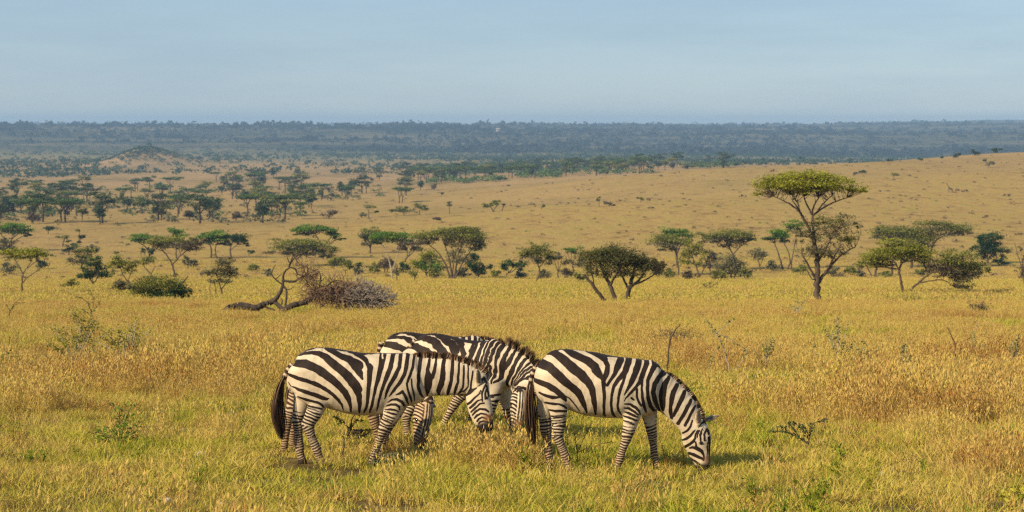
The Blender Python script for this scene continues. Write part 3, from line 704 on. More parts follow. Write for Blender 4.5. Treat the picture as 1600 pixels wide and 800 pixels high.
    tree('thorn_bush', 'rounded brown leafless bush left of the forked pale trunk', 'bush', (602, 426), [[(602,426,1.2),(598,415,.8)], [(604,426,1.0),(610,412,.7)]], [(598,414,16,11,0,1.2),(610,412,12,12,0,.9)], 'brown', flat=.6)
    tree('green_bush', 'olive bush behind the right end of the dead branches', 'bush', (540, 428), auto_stem((540,428),(539,412,13,10),1.2), [(538,410,12,8,0,1.1),(546,416,9,9,0,.9)], 'olive', flat=.5)
    tree('green_bush', 'tiny stalked tuft of a tree between two bushes of the centre', 'bush', (559, 426), [[(559,426,1.1),(559,414,.8)]], [(559,412,6,4,0,1.1),(560,418,4,4,0,.6)], 'olive', flat=.5)
    tree('thorn_bush', 'thin wispy shrub before the bright yellow-green bush', 'bush', (648, 441), [[(648,441,1.2),(648,428,.8)], [(648,434,.8),(653,424,.5)]], [(648,426,9,11,0,.7)], 'olive', flat=.6)
    tree('thorn_bush', 'short wispy shrub at the foot of the forked pale trunk', 'bush', (620, 441), [[(620,441,1.2),(620,430,.8)]], [(620,428,6,9,0,.7)], 'grey', flat=.6)
    # behind the fallen tree
    tree('acacia_tree', 'bright green layered umbrella acacia rising behind the fallen tree', 'tree', (505, 404),
         [[(505,404,2.2),(504,390,1.8),(499,376,1.3),(492,365,.8)], [(504,389,1.3),(514,374,1.0),(522,366,.6)], [(504,392,1.2),(520,378,.9),(532,372,.6)]],
         [(492,356,30,4.5,0,1.5),(470,360,22,4,0,1.2),(512,358,22,5,0,1.3),(525,366,14,4,0,1.0),(534,374,8,2.5,0,1.0)], 'fresh', flat=.13)
    tree('acacia_tree', 'broad olive flat-crowned acacia directly behind the fallen tree', 'tree', (464, 416),
         [[(464,416,2.2),(462,404,1.8),(455,394,1.2)], [(463,406,1.4),(476,394,1.0),(490,388,.7)]], [(466,379,40,7,0,1.3),(440,386,28,7,0,1.0),(490,384,34,8,0,1.2),(512,392,18,6,0,1.0),(470,390,30,6,0,.8)], 'olive', flat=.16)
    # left group
    tree('acacia_tree', 'umbrella acacia with Y-forked dark trunk in the middle of the left group', 'tree', (273, 436),
         [[(273,436,2.1),(271,420,1.9),(268.5,411,1.7),(263,402,1.4),(256,393,1.2),(249,384,.8)], [(270,414,1.5),(276,406,1.3),(283,399,1.1),(293,391,.9),(299,385,.6)], [(256,393,.8),(246,389,.6)], [(283,399,.8),(280,388,.6)]],
         [(268,376,40,6,0,1.3),(246,378,20,6,0,1.0),(300,380,22,6,0,1.2,'brown'),(280,383,34,5,0,.8,'brown')], 'olive', flat=.13)
    tree('acacia_tree', 'vivid green slanting flat acacia at the left behind the Y-forked one', 'tree', (235, 408), [[(235,408,1.6),(233,396,1.3),(228,386,1.0),(218,379,.6)], [(233,396,.9),(240,384,.7)]], [(228,370,26,5,0,1.4),(210,375,12,3.5,0,1.1),(232,394,11,8,0,.8,'blue')], 'fresh', flat=.15)
    tree('acacia_tree', 'rounded green acacia top above the Y-forked acacia', 'tree', (275, 404), auto_stem((275,404),(277,366,18,8),1.6), [(272,360,13,5,0,1.3),(282,366,17,5,0,1.2)], 'fresh', flat=.2)
    tree('acacia_tree', 'deep green round-topped acacia with two upright stems', 'tree', (331, 403), [[(330,403,1.7),(330,388,1.4),(326,376,1.0)], [(338,402,1.4),(337,386,1.1),(342,376,.8)]], [(334,366,23,6,0,1.4),(322,370,16,5,0,1.2),(336,374,20,5,0,.9)], 'fresh', flat=.18)
    tree('acacia_tree', 'dark green acacia leaning right, just right of the two-stemmed one', 'tree', (361, 403), [[(361,403,1.8),(360,390,1.5),(362,381,1.1)], [(360,391,1.0),(371,382,.7)]], [(368,372,21,6,0,1.4),(378,376,12,5,0,1.1),(354,374,14,6,0,1.0),(386,383,7,3,0,.8)], 'dark', flat=.2)
    tree('thorn_tree', 'grey oval thorn tree standing alone in the grass left of the fallen trunk', 'tree', (347, 464),
         [[(347,464,1.8),(346,453,1.5),(342,440,1.1),(338,425,.7)], [(346,452,1.1),(355,440,.8),(362,430,.5)], [(337,468,1.0),(337,452,.8),(334,436,.5)], [(328,462,.6),(328,446,.5),(331,432,.4)]],
         [(349,410,18,10,0,.8),(342,424,20,13,0,.75),(358,428,18,13,0,.75),(349,440,20,9,0,.5),(368,424,9,6,0,.6)], 'grey', flat=.5, leafpx=1.3)
    tree('thorn_bush', 'wide low dark bush with a bare white branch sticking out right', 'bush', (258, 472),
         [[(263,472,3.0),(270,462,2.4),(278,451,1.9),(286,441,1.3),(294,431,.8)], [(245,470,2.2),(232,460,1.8),(216,453,1.2),(200,450,.8)], [(258,471,2.0),(252,458,1.5),(246,446,1.0)], [(260,471,1.8),(268,455,1.3),(270,444,.9)]],
         [(232,446,26,13,0,1.2,'olive'),(262,445,28,12,0,1.3,'olive'),(276,455,20,14,0,1.2),(222,455,24,13,0,1.0,'olive'),(250,460,32,13,0,1.1),(284,463,12,11,0,.9),(205,448,16,10,0,.8,'grey')], 'dark', flat=.45)
    tree('thorn_tree', 'olive spreading thorn tree leaning over the wide low dark bush', 'tree', (224, 462),
         [[(224,462,2.2),(212,450,1.8),(200,440,1.4),(192,428,1.0),(188,415,.7)], [(200,440,1.0),(206,424,.8),(210,412,.5)]], [(190,409,20,10,0,1.0),(202,420,14,10,0,.8),(178,416,12,7,0,.8),(186,442,14,12,0,.7,'grey'),(184,452,12,8,0,.7)], 'olive', flat=.4)
    tree('acacia_tree', 'small olive acacia with bent trunk just right of the spreading thorn tree', 'tree', (241, 442), [[(241,442,1.6),(237,430,1.3),(230,422,1.0),(224,414,.6)], [(236,428,.9),(243,416,.6)]], [(226,408,15,7,0,1.0),(238,406,10,6,0,.8)], 'olive', flat=.3)
    tree('acacia_tree', 'flat-topped acacia at the far left with forked slim trunk, standing clear in the grass', 'tree', (35, 458),
         [[(35,458,1.9),(34.5,446,1.7),(35,436,1.5),(36,427,1.3),(30,416,1.0),(22,403,.7)], [(36,428,1.1),(43,418,.9),(50,408,.6)], [(36.5,441,1.1),(44,433,.9),(53,427,.8),(64,419,.6),(70,408,.4)], [(43,419,.8),(60,406,.5)]],
         [(38,395,36,6,0,1.4),(16,396,16,6,0,1.1),(62,398,20,6,0,1.2),(40,402,28,4,0,.9,'olive')], 'lone', flat=.14)
    tree('acacia_tree', 'vivid green flat acacia on fanned trunks at the left edge', 'tree', (12, 392), [[(12,392,1.6),(9,376,1.2),(2,366,.7)], [(12,390,1.5),(18,375,1.1),(28,366,.7)], [(13,388,1.1),(24,376,.8),(38,368,.5)]], [(14,355,32,6,0,1.5),(38,359,16,5,0,1.2),(44,368,8,3,0,.9,'dark'),(10,378,22,8,0,.5,'grey')], 'fresh', flat=.15)
    tree('dark_bush', 'dark rounded bushy tree right of the clear-standing flat-topped acacia', 'bush', (144, 448), auto_stem((144,448),(146,424,20,18),1.8), [(146,412,15,10,0,1.3),(140,430,16,12,0,1.3),(158,428,11,12,0,1.2),(130,432,8,7,0,.9)], 'dark', flat=.5)
    tree('thorn_tree', 'olive rounded tree behind the dark rounded bushy tree', 'tree', (126, 420), auto_stem((126,420),(132,396,20,12),1.6), [(128,392,18,9,0,1.1),(146,391,12,7,0,1.1,'grey'),(124,408,15,9,0,1.0,'grey'),(136,402,16,9,0,.9)], 'olive', flat=.4)
    tree('green_bush', 'low sprawling olive bush in open grass at left', 'bush', (108, 451), [[(108,451,1.2),(104,444,.8)], [(109,451,1.0),(115,443,.7)]], [(100,446,12,5,0,1.1),(112,442,12,5.5,0,1.3)], 'olive', flat=.5)
    tree('acacia_tree', 'tiny flat-topped acacia at left with a leaning trunk', 'tree', (98, 386), [[(98,386,1.2),(99,378,1.0),(102,372,.6)]], [(101,370,11,3,0,1.3),(108,377,6,2,0,.9)], 'olive', flat=.2)
    tree('acacia_tree', 'tiny two-tiered tree right of the leaning flat-topped one', 'tree', (125, 379), [[(125,379,1.1),(125,370,.8),(124,362,.5)]], [(123,360,6,2,0,1.2),(127,369,8,5,0,1.0,'blue')], 'olive', flat=.25)
    tree('green_bush', 'blue-green low bush below the tiny leaning acacia', 'bush', (108, 398), [[(108,398,1.0),(107,390,.7)]], [(104,390,12,6,0,1.2),(118,384,10,4,0,1.2),(126,378,6,2.5,0,1.0)], 'blue', flat=.5)
    tree('dark_bush', 'blue-grey rounded bush between the left edge acacias and the valley trees', 'bush', (75, 366), [[(75,366,1.0),(75,360,.7)]], [(76,357,11,5,0,1.3)], 'blue', flat=.5)
    tree('green_bush', 'small round bush on the slope above the spreading thorn tree', 'bush', (183, 399), [[(183,399,.8),(183,394,.5)]], [(183,394,6,3.5,0,1.2)], 'olive', flat=.5)
    tree('green_bush', 'small dark bush below the right-leaning dark green acacia', 'bush', (389, 400), [[(389,400,.8),(389,395,.5)]], [(389,395,7,4,0,1.2)], 'dark', flat=.5)
    tree('thorn_bush', 'little dangling grey shrub right of the Y-forked trunk', 'bush', (294, 420), [[(294,420,.9),(294,410,.7)]], [(293,408,8,8,0,.7)], 'grey', flat=.5)
    # scattered on the grassy hill
    tree('acacia_tree', 'small spreading acacia alone low on the golden hill', 'tree', (771, 331), [[(771,331,1.2),(768,325,.9),(764,321,.6)], [(771,330,.9),(776,322,.6)]], [(760,322,13,4,0,1.3),(774,318,11,5,0,1.2)], 'olive', flat=.3)
    tree('bare_tree', 'bare leaning snag beside the small spreading acacia on the hill', 'tree', (785, 330), [[(784,330,.9),(786,323,.7),(787,318,.5)], [(786,324,.5),(790,319,.4)]], [(787,319,3,1.5,0,.3)], 'brown')
    tree('thorn_bush', 'tiny round bush on the hill between the spreading acacia and the bush pair', 'bush', (846, 327), [[(846,327,.8),(846,323,.6)]], [(846,322.5,5,3,0,1.3)], 'grey', flat=.5)
    tree('thorn_tree', 'thin T-shaped sapling beside a brown bush on the hill', 'tree', (936, 323), [[(936,323,.7),(936,313,.5)]], [(936,313,4,2.5,0,.8),(936,308.5,3,1,0,.9)], 'olive', flat=.4)
    tree('thorn_bush', 'brown rounded bush right beside the T-shaped sapling', 'bush', (952, 322), [[(952,322,.8),(951,318,.6)]], [(950,317,8,4,0,1.3),(958,320,5,2,0,1.0)], 'brown', flat=.5)
    tree('green_bush', 'small fan-shaped bush on the hill right of the brown rounded bush', 'bush', (1001, 316), [[(1001,316,.7),(1001,312,.5)]], [(1001,311,5.5,3.5,0,1.2)], 'olive', flat=.5)
    tree('thorn_tree', 'little mop-headed tree at the left foot of the golden hill', 'tree', (702, 334), [[(702,334,.9),(702,322,.6)]], [(702,320,7,4,0,1.2)], 'grey', flat=.4)
    tree('acacia_tree', 'small leaning acacia with dark crown left of the mop-headed tree', 'tree', (655, 336), [[(655,336,1.1),(656,329,.8),(660,324,.5)]], [(655,322,13,4,0,1.3),(666,327,9,3,0,1.1)], 'olive', flat=.25)
    tree('green_bush', 'wide olive bush left of the small leaning acacia', 'bush', (632, 337), [[(632,337,.9),(630,331,.6)]], [(618,329,11,5,0,1.2),(634,329,11,5,0,1.2)], 'olive', flat=.4)
    tree('acacia_tree', 'thin flat-crowned acacia left of the wide olive bush', 'tree', (576, 340), [[(576,340,.9),(576,330,.7),(572,325,.4)]], [(577,323,13,2.6,0,1.3),(587,332,6,2,0,1.0)], 'olive', flat=.2)
    tree('thorn_bush', 'grey bush under the thin flat-crowned acacia', 'bush', (565, 341), [[(565,341,.8),(565,336,.5)]], [(565,335,9,5,0,1.3)], 'grey', flat=.5)
    tree('thorn_bush', 'mauve-brown rounded bush at the end of the long tree row', 'bush', (514, 342), [[(514,342,.9),(514,337,.6)]], [(514,335,13,6,0,1.4)], 'brown', flat=.5)
    tree('thorn_bush', 'half-bare tilted bush under the mop-headed tree', 'bush', (692, 348), [[(692,348,.8),(688,343,.6)]], [(686,343,9,4,0,1.0)], 'brown', flat=.5)
    tree('green_bush', 'small dark bush alone on the left crest of the hill', 'bush', (690, 306), [[(690,306,.6),(690,303,.4)]], [(690,302,4,2.5,0,1.3)], 'dark', flat=.5)
    tree('thorn_bush', 'pair-topped grey bush high on the right slope', 'bush', (1545, 262), [[(1545,262,.9),(1544,256,.6)]], [(1541,251,6,2.5,0,1.3),(1547,256,9,4,0,1.3)], 'grey', flat=.4)
    tree('green_bush', 'small bowl-shaped bush right of the lone acacia top on the slope', 'bush', (1396, 279), [[(1396,279,.7),(1396,274,.5)]], [(1396,272,7,4,0,1.2)], 'olive', flat=.5)
    tree('dark_bush', 'dark flat bush on the slope just right of the lone acacia top', 'bush', (1352, 272), [[(1352,272,.6),(1352,269,.4)]], [(1352,268,8,3.2,0,1.4)], 'blue', flat=.4)
    tree('thorn_bush', 'pale thin bush close left of the dark flat bush on the slope', 'bush', (1336, 274), [[(1336,274,.6),(1336,270,.4)]], [(1336,270,6,3,0,.8)], 'grey', flat=.4)
    for q in ((1497,246,8,4),(1523,242,8,5),(1557,238,11,4),(1390,252,4,2),(1440,250,5,2),(1472,247,5,2)):
        tree('ridge_bush', 'blue-green bush on the skyline ridge of the right slope', 'bush', (q[0], q[1]+1.5), [[(q[0],q[1]+2,.6),(q[0],q[1]-1,.4)]], [(q[0],q[1]-q[3]*.5,q[2],q[3],0,1.4)], 'blue', flat=.5, group='bushes along the right ridge')

    ub = [(12,428,'grey',16,9),(60,420,'blue',13,7),(168,436,'olive',12,7),(300,418,'grey',11,7),(395,424,'olive',11,6),(418,432,'grey',9,6),(520,418,'olive',14,8),(556,432,'grey',10,7),(584,428,'olive',12,8),(632,426,'dark',11,8),(682,436,'olive',13,8),(722,434,'grey',12,8),(775,434,'olive',10,6),(815,436,'grey',12,8),(852,438,'grey',12,8),(884,436,'brown',12,9),(905,440,'olive',10,7),(1028,434,'grey',14,11),(1046,436,'olive',12,8),(1076,438,'brown',12,8),(1124,440,'olive',14,9),(1165,438,'olive',13,10),(1206,424,'grey',13,9),(1252,430,'olive',14,9),(1300,432,'grey',12,8),(1330,430,'olive',13,8),(1345,434,'grey',10,7),(1384,434,'olive',12,6),(1440,432,'olive',12,6),(1562,414,'dark',14,5)]
    for X, Y, pl, rx, ry in ub:
        tree('understory_bush', 'low rounded bush in the undergrowth at the feet of the acacia row', 'bush', (X, Y), [[(X, Y, 1.0), (X - rx * .3, Y - ry, .6)], [(X + 1, Y, .9), (X + rx * .35, Y - ry * 1.1, .5)]],
             [(X, Y - ry * .9, rx, ry, 0, 1.0), (X + random.uniform(-.5, .5) * rx, Y - ry * 1.4, rx * .6, ry * .6, 0, .8)], pl, flat=.6, group='undergrowth bushes along the acacia row')
    # ---------------- wooded valley: copies of a few kinds
    def kind(name, label, cat, H, crowns, pal, stems, bark='bark_dark', group=None, leaf=.34):
        root = empty(name, (0, 0, 0), label, cat, group)
        Wd = MB(); tp = []
        for st in stems:
            a = smooth_line(np.array(st, float), 3); Wd.tube(a[:, :3] * H, a[:, 3] * H, 6); tp += list(a[len(a) // 2:])
        tp = np.array(tp); by = {}
        for c in crowns:
            ctr = np.array(c[:3]) * H; r = np.array([c[3], c[3] * .9, c[4]]) * H
            P, hue, C = blob_points(int(c[5]), ctr, r, .2 if c[4] < .5 * c[3] else .5)
            pl = c[6] if len(c) > 6 else pal
            by.setdefault(pl, MB()).leaves(P, leaf, hue, up=.7)
            for cc in C[:9]:
                t = tp[np.argmin(np.linalg.norm(tp[:, :3] * H - cc, axis=1))]
                Wd.tube([t[:3] * H, (t[:3] * H + cc) * .5, cc], [t[3] * H * .6, .07, .04], 4, cap=False)
        Wd.build('trunk', bark, root, smooth=True)
        for pl, b in by.items(): b.build('crown', 'leaf_' + pl, root)
        return root
    flatg, roundg, shrubg = 'flat-topped acacias of the wooded valley', 'round-crowned trees of the wooded valley', 'grey bushes of the wooded valley'
    fl, rl, sl = 'flat-topped green acacia in the wooded valley beyond the open grass', 'round-crowned dark tree in the wooded valley beyond the open grass', 'grey-brown bush among the trees of the wooded valley'
    kinds = [
        kind('valley_acacia', fl, 'tree', 8.0, [(0,0,.86,.62,.11,620),(-.25,.1,.80,.38,.10,320),(.3,0,.78,.40,.10,330)], 'valley', [[(0,0,-.04,.035),(.02,0,.3,.028),(-.05,0,.5,.02),(-.25,.05,.74,.011)],[(.02,0,.3,.022),(.12,.05,.52,.016),(.3,0,.75,.01)],[(.0,0,.42,.018),(.03,-.1,.76,.01)]], group=flatg),
        kind('valley_acacia', fl, 'tree', 7.0, [(.1,0,.85,.55,.13,560),(-.3,0,.72,.30,.10,260,'olive'),(.35,.1,.68,.3,.12,260,'olive')], 'olive', [[(0,0,-.04,.04),(0,0,.3,.03),(.1,0,.75,.014)],[(0,0,.28,.025),(-.3,.0,.68,.011)],[(0,0,.33,.02),(.3,.05,.65,.011)]], group=flatg),
        kind('valley_acacia', fl, 'tree', 9.0, [(0,0,.85,.45,.16,560),(.2,.0,.68,.40,.16,420),(-.2,.1,.62,.30,.14,300,'grey')], 'dusk', [[(0,0,-.04,.035),(0,0,.35,.028),(0,0,.78,.012)],[(0,0,.3,.02),(.2,0,.62,.01)],[(0,0,.3,.02),(-.2,0,.58,.01)]], group=flatg),
        kind('valley_tree', rl, 'tree', 7.0, [(0,0,.66,.38,.32,640),(.2,0,.5,.28,.25,300),(-.22,0,.46,.26,.25,300)], 'dusk', [[(0,0,-.04,.035),(0,0,.3,.028),(0,0,.6,.014)],[(0,0,.2,.02),(.2,0,.5,.01)]], group=roundg),
        kind('valley_tree', rl, 'tree', 7.5, [(0,0,.70,.33,.28,520,'olive'),(.18,0,.52,.25,.24,280),(-.15,0,.44,.26,.22,260)], 'dusk', [[(0,0,-.04,.03),(.02,0,.35,.024),(0,0,.66,.012)],[(0,0,.2,.018),(-.15,0,.45,.01)]], group=roundg),
        kind('valley_bush', sl, 'bush', 4.0, [(0,0,.5,.62,.42,460),(.3,0,.4,.40,.35,220)], 'brown', [[(0,0,-.05,.03),(.05,0,.5,.015)],[(0,0,-.02,.025),(-.15,0,.45,.012)]], group=shrubg),
        kind('valley_bush', sl, 'bush', 3.6, [(0,0,.5,.7,.42,460,'olive'),(-.3,0,.4,.40,.35,220)], 'grey', [[(0,0,-.05,.03),(.05,0,.5,.015)]], group=shrubg),
    ]
    used = [False] * len(kinds)
    # row and band outlines in the picture: (x0, x1, ytop(x), ybottom(x), count, kind weights)
    bands = [
        (-20, 500, lambda x: 322 + 0*x, lambda x: 351 - 0*x, 66, (3,3,2,2.2,1.6,1.6,1.6)),
        (-20, 640, lambda x: 296 + .004*x, lambda x: 320 + 0*x, 74, (5,3,3,1.5,1.5,1,1)),
        (330, 720, lambda x: 270 + 0*x, lambda x: 298 + 0*x, 46, (4,3,3,1,1.5,1,1)),
        (640, 1010, lambda x: 262 + 0*x, lambda x: 287 - .035*(x-640), 105, (6,2,3,1.5,1,.4,.4)),
        (950, 1180, lambda x: 254 + 0*x, lambda x: 267 + 0*x, 26, (4,3,2,1,1,1,1)),
    ]
    for x0, x1, ft, fb, cnt, wt in bands:
        wt = np.array(wt, float); wt /= wt.sum(); k = 0; guard = 0
        while k < cnt and guard < 4000:
            guard += 1
            X = rng.uniform(x0, x1); Y = rng.uniform(ft(X), fb(X))
            if Y > 328 and rng.random() > .4 + .6 * (vnoise(X / 60., 1.5, 77) > .35): continue
            if 500 < X and Y > 318: continue
            if vnoise(X / 75.0, Y / 12.0, 71) < .26: continue
            g, s = ground(X, Y)
            if g[1] > 2900 or g[1] < 560 or (x0 >= 640 and g[1] < 1350): continue
            ki = rng.choice(len(kinds), p=wt)
            o = copy_tree(kinds[ki]) if used[ki] else kinds[ki]; used[ki] = True
            o.location = g; sc = rng.uniform(.7, 1.25) * (1.0 if g[1] < 1300 else 1.2); o.scale = (sc * rng.uniform(.9, 1.3), sc, sc)
            o.rotation_euler = (0, 0, rng.random() * 6.28); k += 1

    # ---------------- woodland too far off to count, and scrub specks on the hill
    def mass(name, P, R, pal, per=26, flat=.75, leaf=.30):
        n = len(P); d = rng.normal(size=(n, per, 3)); d /= np.linalg.norm(d, axis=2)[:, :, None]
        d[:, :, 2] = np.abs(d[:, :, 2]) * flat * rng.uniform(.6, 1.3, (n, 1)) 
        d *= rng.uniform(.55, 1.0, (n, per, 1))
        Q = P[:, None, :] + d * R[:, None, None]
        Q[:, :, 2] += 0.25 * R[:, None]
        mb = MB(); hue = np.clip(rng.normal(.45, .14, (n, 1)) + rng.normal(0, .08, (n, per)), 0, 1)
        Q = Q.reshape(-1, 3); h = hue.reshape(-1); rr = np.repeat(R, per)
        nrm = rng.normal(size=(len(Q), 3)); nrm[:, 2] = np.abs(nrm[:, 2]) + .5; nrm /= np.linalg.norm(nrm, axis=1)[:, None]
        a = np.cross(nrm, rng.normal(size=(len(Q), 3))); a /= np.linalg.norm(a, axis=1)[:, None]; b = np.cross(nrm, a)
        sz = (rr * leaf * rng.uniform(.6, 1.3, len(Q)))[:, None]
        v = np.stack([Q - a * sz, Q + b * sz * .7, Q + a * sz, Q - b * sz * .7], 1).reshape(-1, 3)
        ob = mesh_obj(name, v, np.arange(len(v)).reshape(-1, 4), 'leaf_' + pal, None, {'hue': np.repeat(h, 4)})
        tag(ob, kind='stuff'); return ob
    # undergrowth between the valley trees
    n = 1500; X = rng.uniform(-20, 640, n); Y = rng.uniform(292, 349, n)
    kp = (vnoise(X / 60., Y / 11., 81) > .45) & ~((X > 480) & (Y > 316))
    Pp = np.array([ground(a, b)[0] for a, b in zip(X[kp][:300], Y[kp][:300])]); mass('valley_scrub', Pp, rng.uniform(.7, 2.2, len(Pp)), 'grey', per=26, flat=.7)
    n = 900; X = rng.uniform(-20, 600, n); Y = rng.uniform(290, 340, n)
    kp = (vnoise(X / 55., Y / 9., 83) > .5) & ~((X > 480) & (Y > 314))
    Pp = np.array([ground(a, b)[0] for a, b in zip(X[kp][:170], Y[kp][:170])]); mass('valley_thicket', Pp, rng.uniform(1.2, 3.0, len(Pp)), 'valley', per=40, flat=.85, leaf=.22)
    n = 1500; X = rng.uniform(640, 1230, n); Y = rng.uniform(256, 288, n)
    kp = vnoise(X / 70., Y / 5., 84) > .42
    Pp = np.array([ground(a, b)[0] for a, b in zip(X[kp][:620], Y[kp][:620])]); Pp = Pp[(Pp[:, 1] > 1350) & (Pp[:, 1] < 3200)]
    mass('basin_woodland', Pp, rng.uniform(2.2, 5.0, len(Pp)), 'valley', per=40, flat=.8, leaf=.22)
    # open plain dotted with trees
    n = 15000; y = np.exp(rng.uniform(math.log(1900), math.log(4300), n)); x = rng.uniform(-.34, .34, n) * y
    dn = vnoise(x / 260, y / 420, 61) * .5 + vnoise(x / 80, y / 130, 62) * .5
    ux = 800 + F * x / y
    pr = .10 + sstep(.42, .70, dn) * .55 + sstep(2900, 3900, y) * .6 * (.3 + .7 * sstep(250, 600, ux)) + sstep(2500, 3000, y) * sstep(480, 600, ux) * sstep(1250, 1000, ux) * .7 * sstep(.3, .5, dn)
    keep = rng.random(n) < pr
    Pp = lift(np.stack([x, y], -1)[keep]); mass('far_woodland', Pp, rng.uniform(1.6, 6.0, len(Pp)), 'blue', per=16, flat=.8)
    # wooded escarpment and plateau
    n = 30000; y = np.exp(rng.uniform(math.log(3700), math.log(9900), n)); x = rng.uniform(-.34, .34, n) * y
    dn = vnoise(x / 520, y / 260, 63) * .65 + vnoise(x / 150, y / 120, 64) * .35
    keep = rng.random(n) < np.clip(sstep(0, 500, y - 3650 - 650 * sstep(620, 300, 800 + F * x / y)) * (.10 + 1.2 * sstep(.36, .62, dn)), 0, 1)
    Pp = lift(np.stack([x, y], -1)[keep]); mass('plateau_woodland', Pp, rng.uniform(3.0, 6.0, len(Pp)) * (1 + 1.3 * (rng.random(len(Pp)) < .12)) * np.where((Pp[:, 0] < 0) & (Pp[:, 1] > 5000), 1.25, 1), 'far', per=12, flat=.8, leaf=.42)
    # dark bushes on the knoll
    kc = ground(222, 250)[0]
    x = kc[0] + rng.normal(-12, 26, 300); y = 2650 + rng.normal(-30, 50, 300)
    mass('knoll_scrub', lift(np.stack([x, y], -1)), rng.uniform(1.5, 3.4, 300), 'blue', per=20, flat=.8)
    # low scrub specks
    n = 2600; y = np.exp(rng.uniform(math.log(330), math.log(1250), n)); x = rng.uniform(-.27, .29, n) * y
    keep = rng.random(n) < np.where(x > .02 * y, .55, .4)
    Pp = lift(np.stack([x, y], -1)[keep]); mass('hill_scrub', Pp, rng.uniform(.15, .75, len(Pp)) * (1 + .8 * (rng.random(len(Pp)) < .05)) * np.where(Pp[:, 1] > 700, 1.3, 1), 'brown', per=20, flat=.55)
# ------------------------------------------------------------------ animals: a signed field of tapered elliptic tubes, meshed as one skin
def seg_fields(P, nd, lat):
    """yield (a, b, ra, rb, axis, up, lateral) per segment of the node list nd (x, y, z, ra, rb)"""
    out = []
    for i in range(len(nd) - 1):
        a, b = nd[i][:3], nd[i + 1][:3]
        ax = b - a; Ln = np.linalg.norm(ax); ax = ax / Ln
        l = lat - ax * np.dot(lat, ax); l /= np.linalg.norm(l)
        up = np.cross(ax, l)
        out.append((a, Ln, ax, up, l, nd[i][3:5], nd[i + 1][3:5]))
    return out
def seg_eval(P, sg, cap=0.5):
    a, Ln, ax, up, l, r0, r1 = sg
    d = P - a
    t = d @ ax; tc = np.clip(t, 0, Ln); k = tc / Ln
    ra = r0[0] + (r1[0] - r0[0]) * k; rb = r0[1] + (r1[1] - r0[1]) * k
    u, v, wv = d @ up, d @ l, t - tc
    q = np.sqrt((u / ra) ** 2 + (v / rb) ** 2 + (wv / (cap * np.minimum(ra, rb * 1.3))) ** 2 + 1e-12)
    return (q - 1) * np.minimum(ra, rb), t / Ln, u / ra, q
def smin(a, b, k):
    h = np.maximum(k - np.abs(a - b), 0) / k
    return np.minimum(a, b) - h * h * k * .25

def surface_nets(V, org, h):
    ins = V < 0
    c = [V[i:V.shape[0] - 1 + i, j:V.shape[1] - 1 + j, k:V.shape[2] - 1 + k] for i in (0, 1) for j in (0, 1) for k in (0, 1)]
    ci = [x < 0 for x in c]
    cnt = sum(x.astype(np.int8) for x in ci)
    act = (cnt > 0) & (cnt < 8)
    I = np.argwhere(act); idx = -np.ones(act.shape, np.int64); idx[act] = np.arange(len(I))
    val = np.stack([x[act] for x in c], 1)
    off = np.array([(i, j, k) for i in (0, 1) for j in (0, 1) for k in (0, 1)], float)
    S = np.zeros((len(I), 3)); n = np.zeros(len(I))
    for a in range(8):
        for b in range(a + 1, 8):
            if np.abs(off[a] - off[b]).sum() != 1: continue
            m = (val[:, a] < 0) != (val[:, b] < 0)
            t = val[m, a] / (val[m, a] - val[m, b])
            S[m] += off[a] + t[:, None] * (off[b] - off[a]); n[m] += 1
    verts = org + (I + S / n[:, None]) * h
    Q = []
    nx, ny, nz = V.shape
    for ax in range(3):
        sl0 = [slice(1, -1)] * 3; sl1 = [slice(1, -1)] * 3
        sl0[ax] = slice(0, -1); sl1[ax] = slice(1, None)
        A, B = ins[tuple(sl0)], ins[tuple(sl1)]
        cr = A != B; E = np.argwhere(cr)
        for d in range(3):
            if d != ax: E[:, d] += 1
        flip = A[cr]
        o1, o2 = [(1, 2), (2, 0), (0, 1)][ax]
        e1 = np.zeros(3, int); e1[o1] = 1; e2 = np.zeros(3, int); e2[o2] = 1
        g = lambda X: idx[X[:, 0], X[:, 1], X[:, 2]]
        q = np.stack([g(E - e1 - e2), g(E - e2), g(E), g(E - e1)], 1)
        q[~flip] = q[~flip][:, ::-1]
        Q.append(q)
    return verts, np.concatenate(Q)

def skin(tubes, h):
    """tubes: list of (nodes, lateral, k). returns vertices, quads"""
    lo = np.min([np.min(nd[:, :3] - nd[:, 3:5].max(1)[:, None], 0) for nd, _, _, _ in tubes], 0) - 3 * h
    hi = np.max([np.max(nd[:, :3] + nd[:, 3:5].max(1)[:, None], 0) for nd, _, _, _ in tubes], 0) + 3 * h
    dim = np.ceil((hi - lo) / h).astype(int) + 1
    V = np.full(dim, 9.0, np.float64)
    for nd, lat, k, cap in tubes:
        r = nd[:, 3:5].max() + k + 2 * h
        l2 = nd[:, :3].min(0) - r; h2 = nd[:, :3].max(0) + r
        i0 = np.clip(np.floor((l2 - lo) / h).astype(int), 0, dim - 1); i1 = np.clip(np.ceil((h2 - lo) / h).astype(int) + 1, 1, dim)
        gx = [lo[d] + np.arange(i0[d], i1[d]) * h for d in range(3)]
        P = np.stack(np.meshgrid(*gx, indexing='ij'), -1).reshape(-1, 3)
        D = None
        for sg in seg_fields(None, nd, lat):
            e = seg_eval(P, sg, cap)[0]
            D = e if D is None else smin(D, e, .15 * k)
        D = D.reshape([len(q) for q in gx])
        s = tuple(slice(i0[d], i1[d]) for d in range(3))
        V[s] = smin(V[s], D, k)
    return surface_nets(V, lo, h)

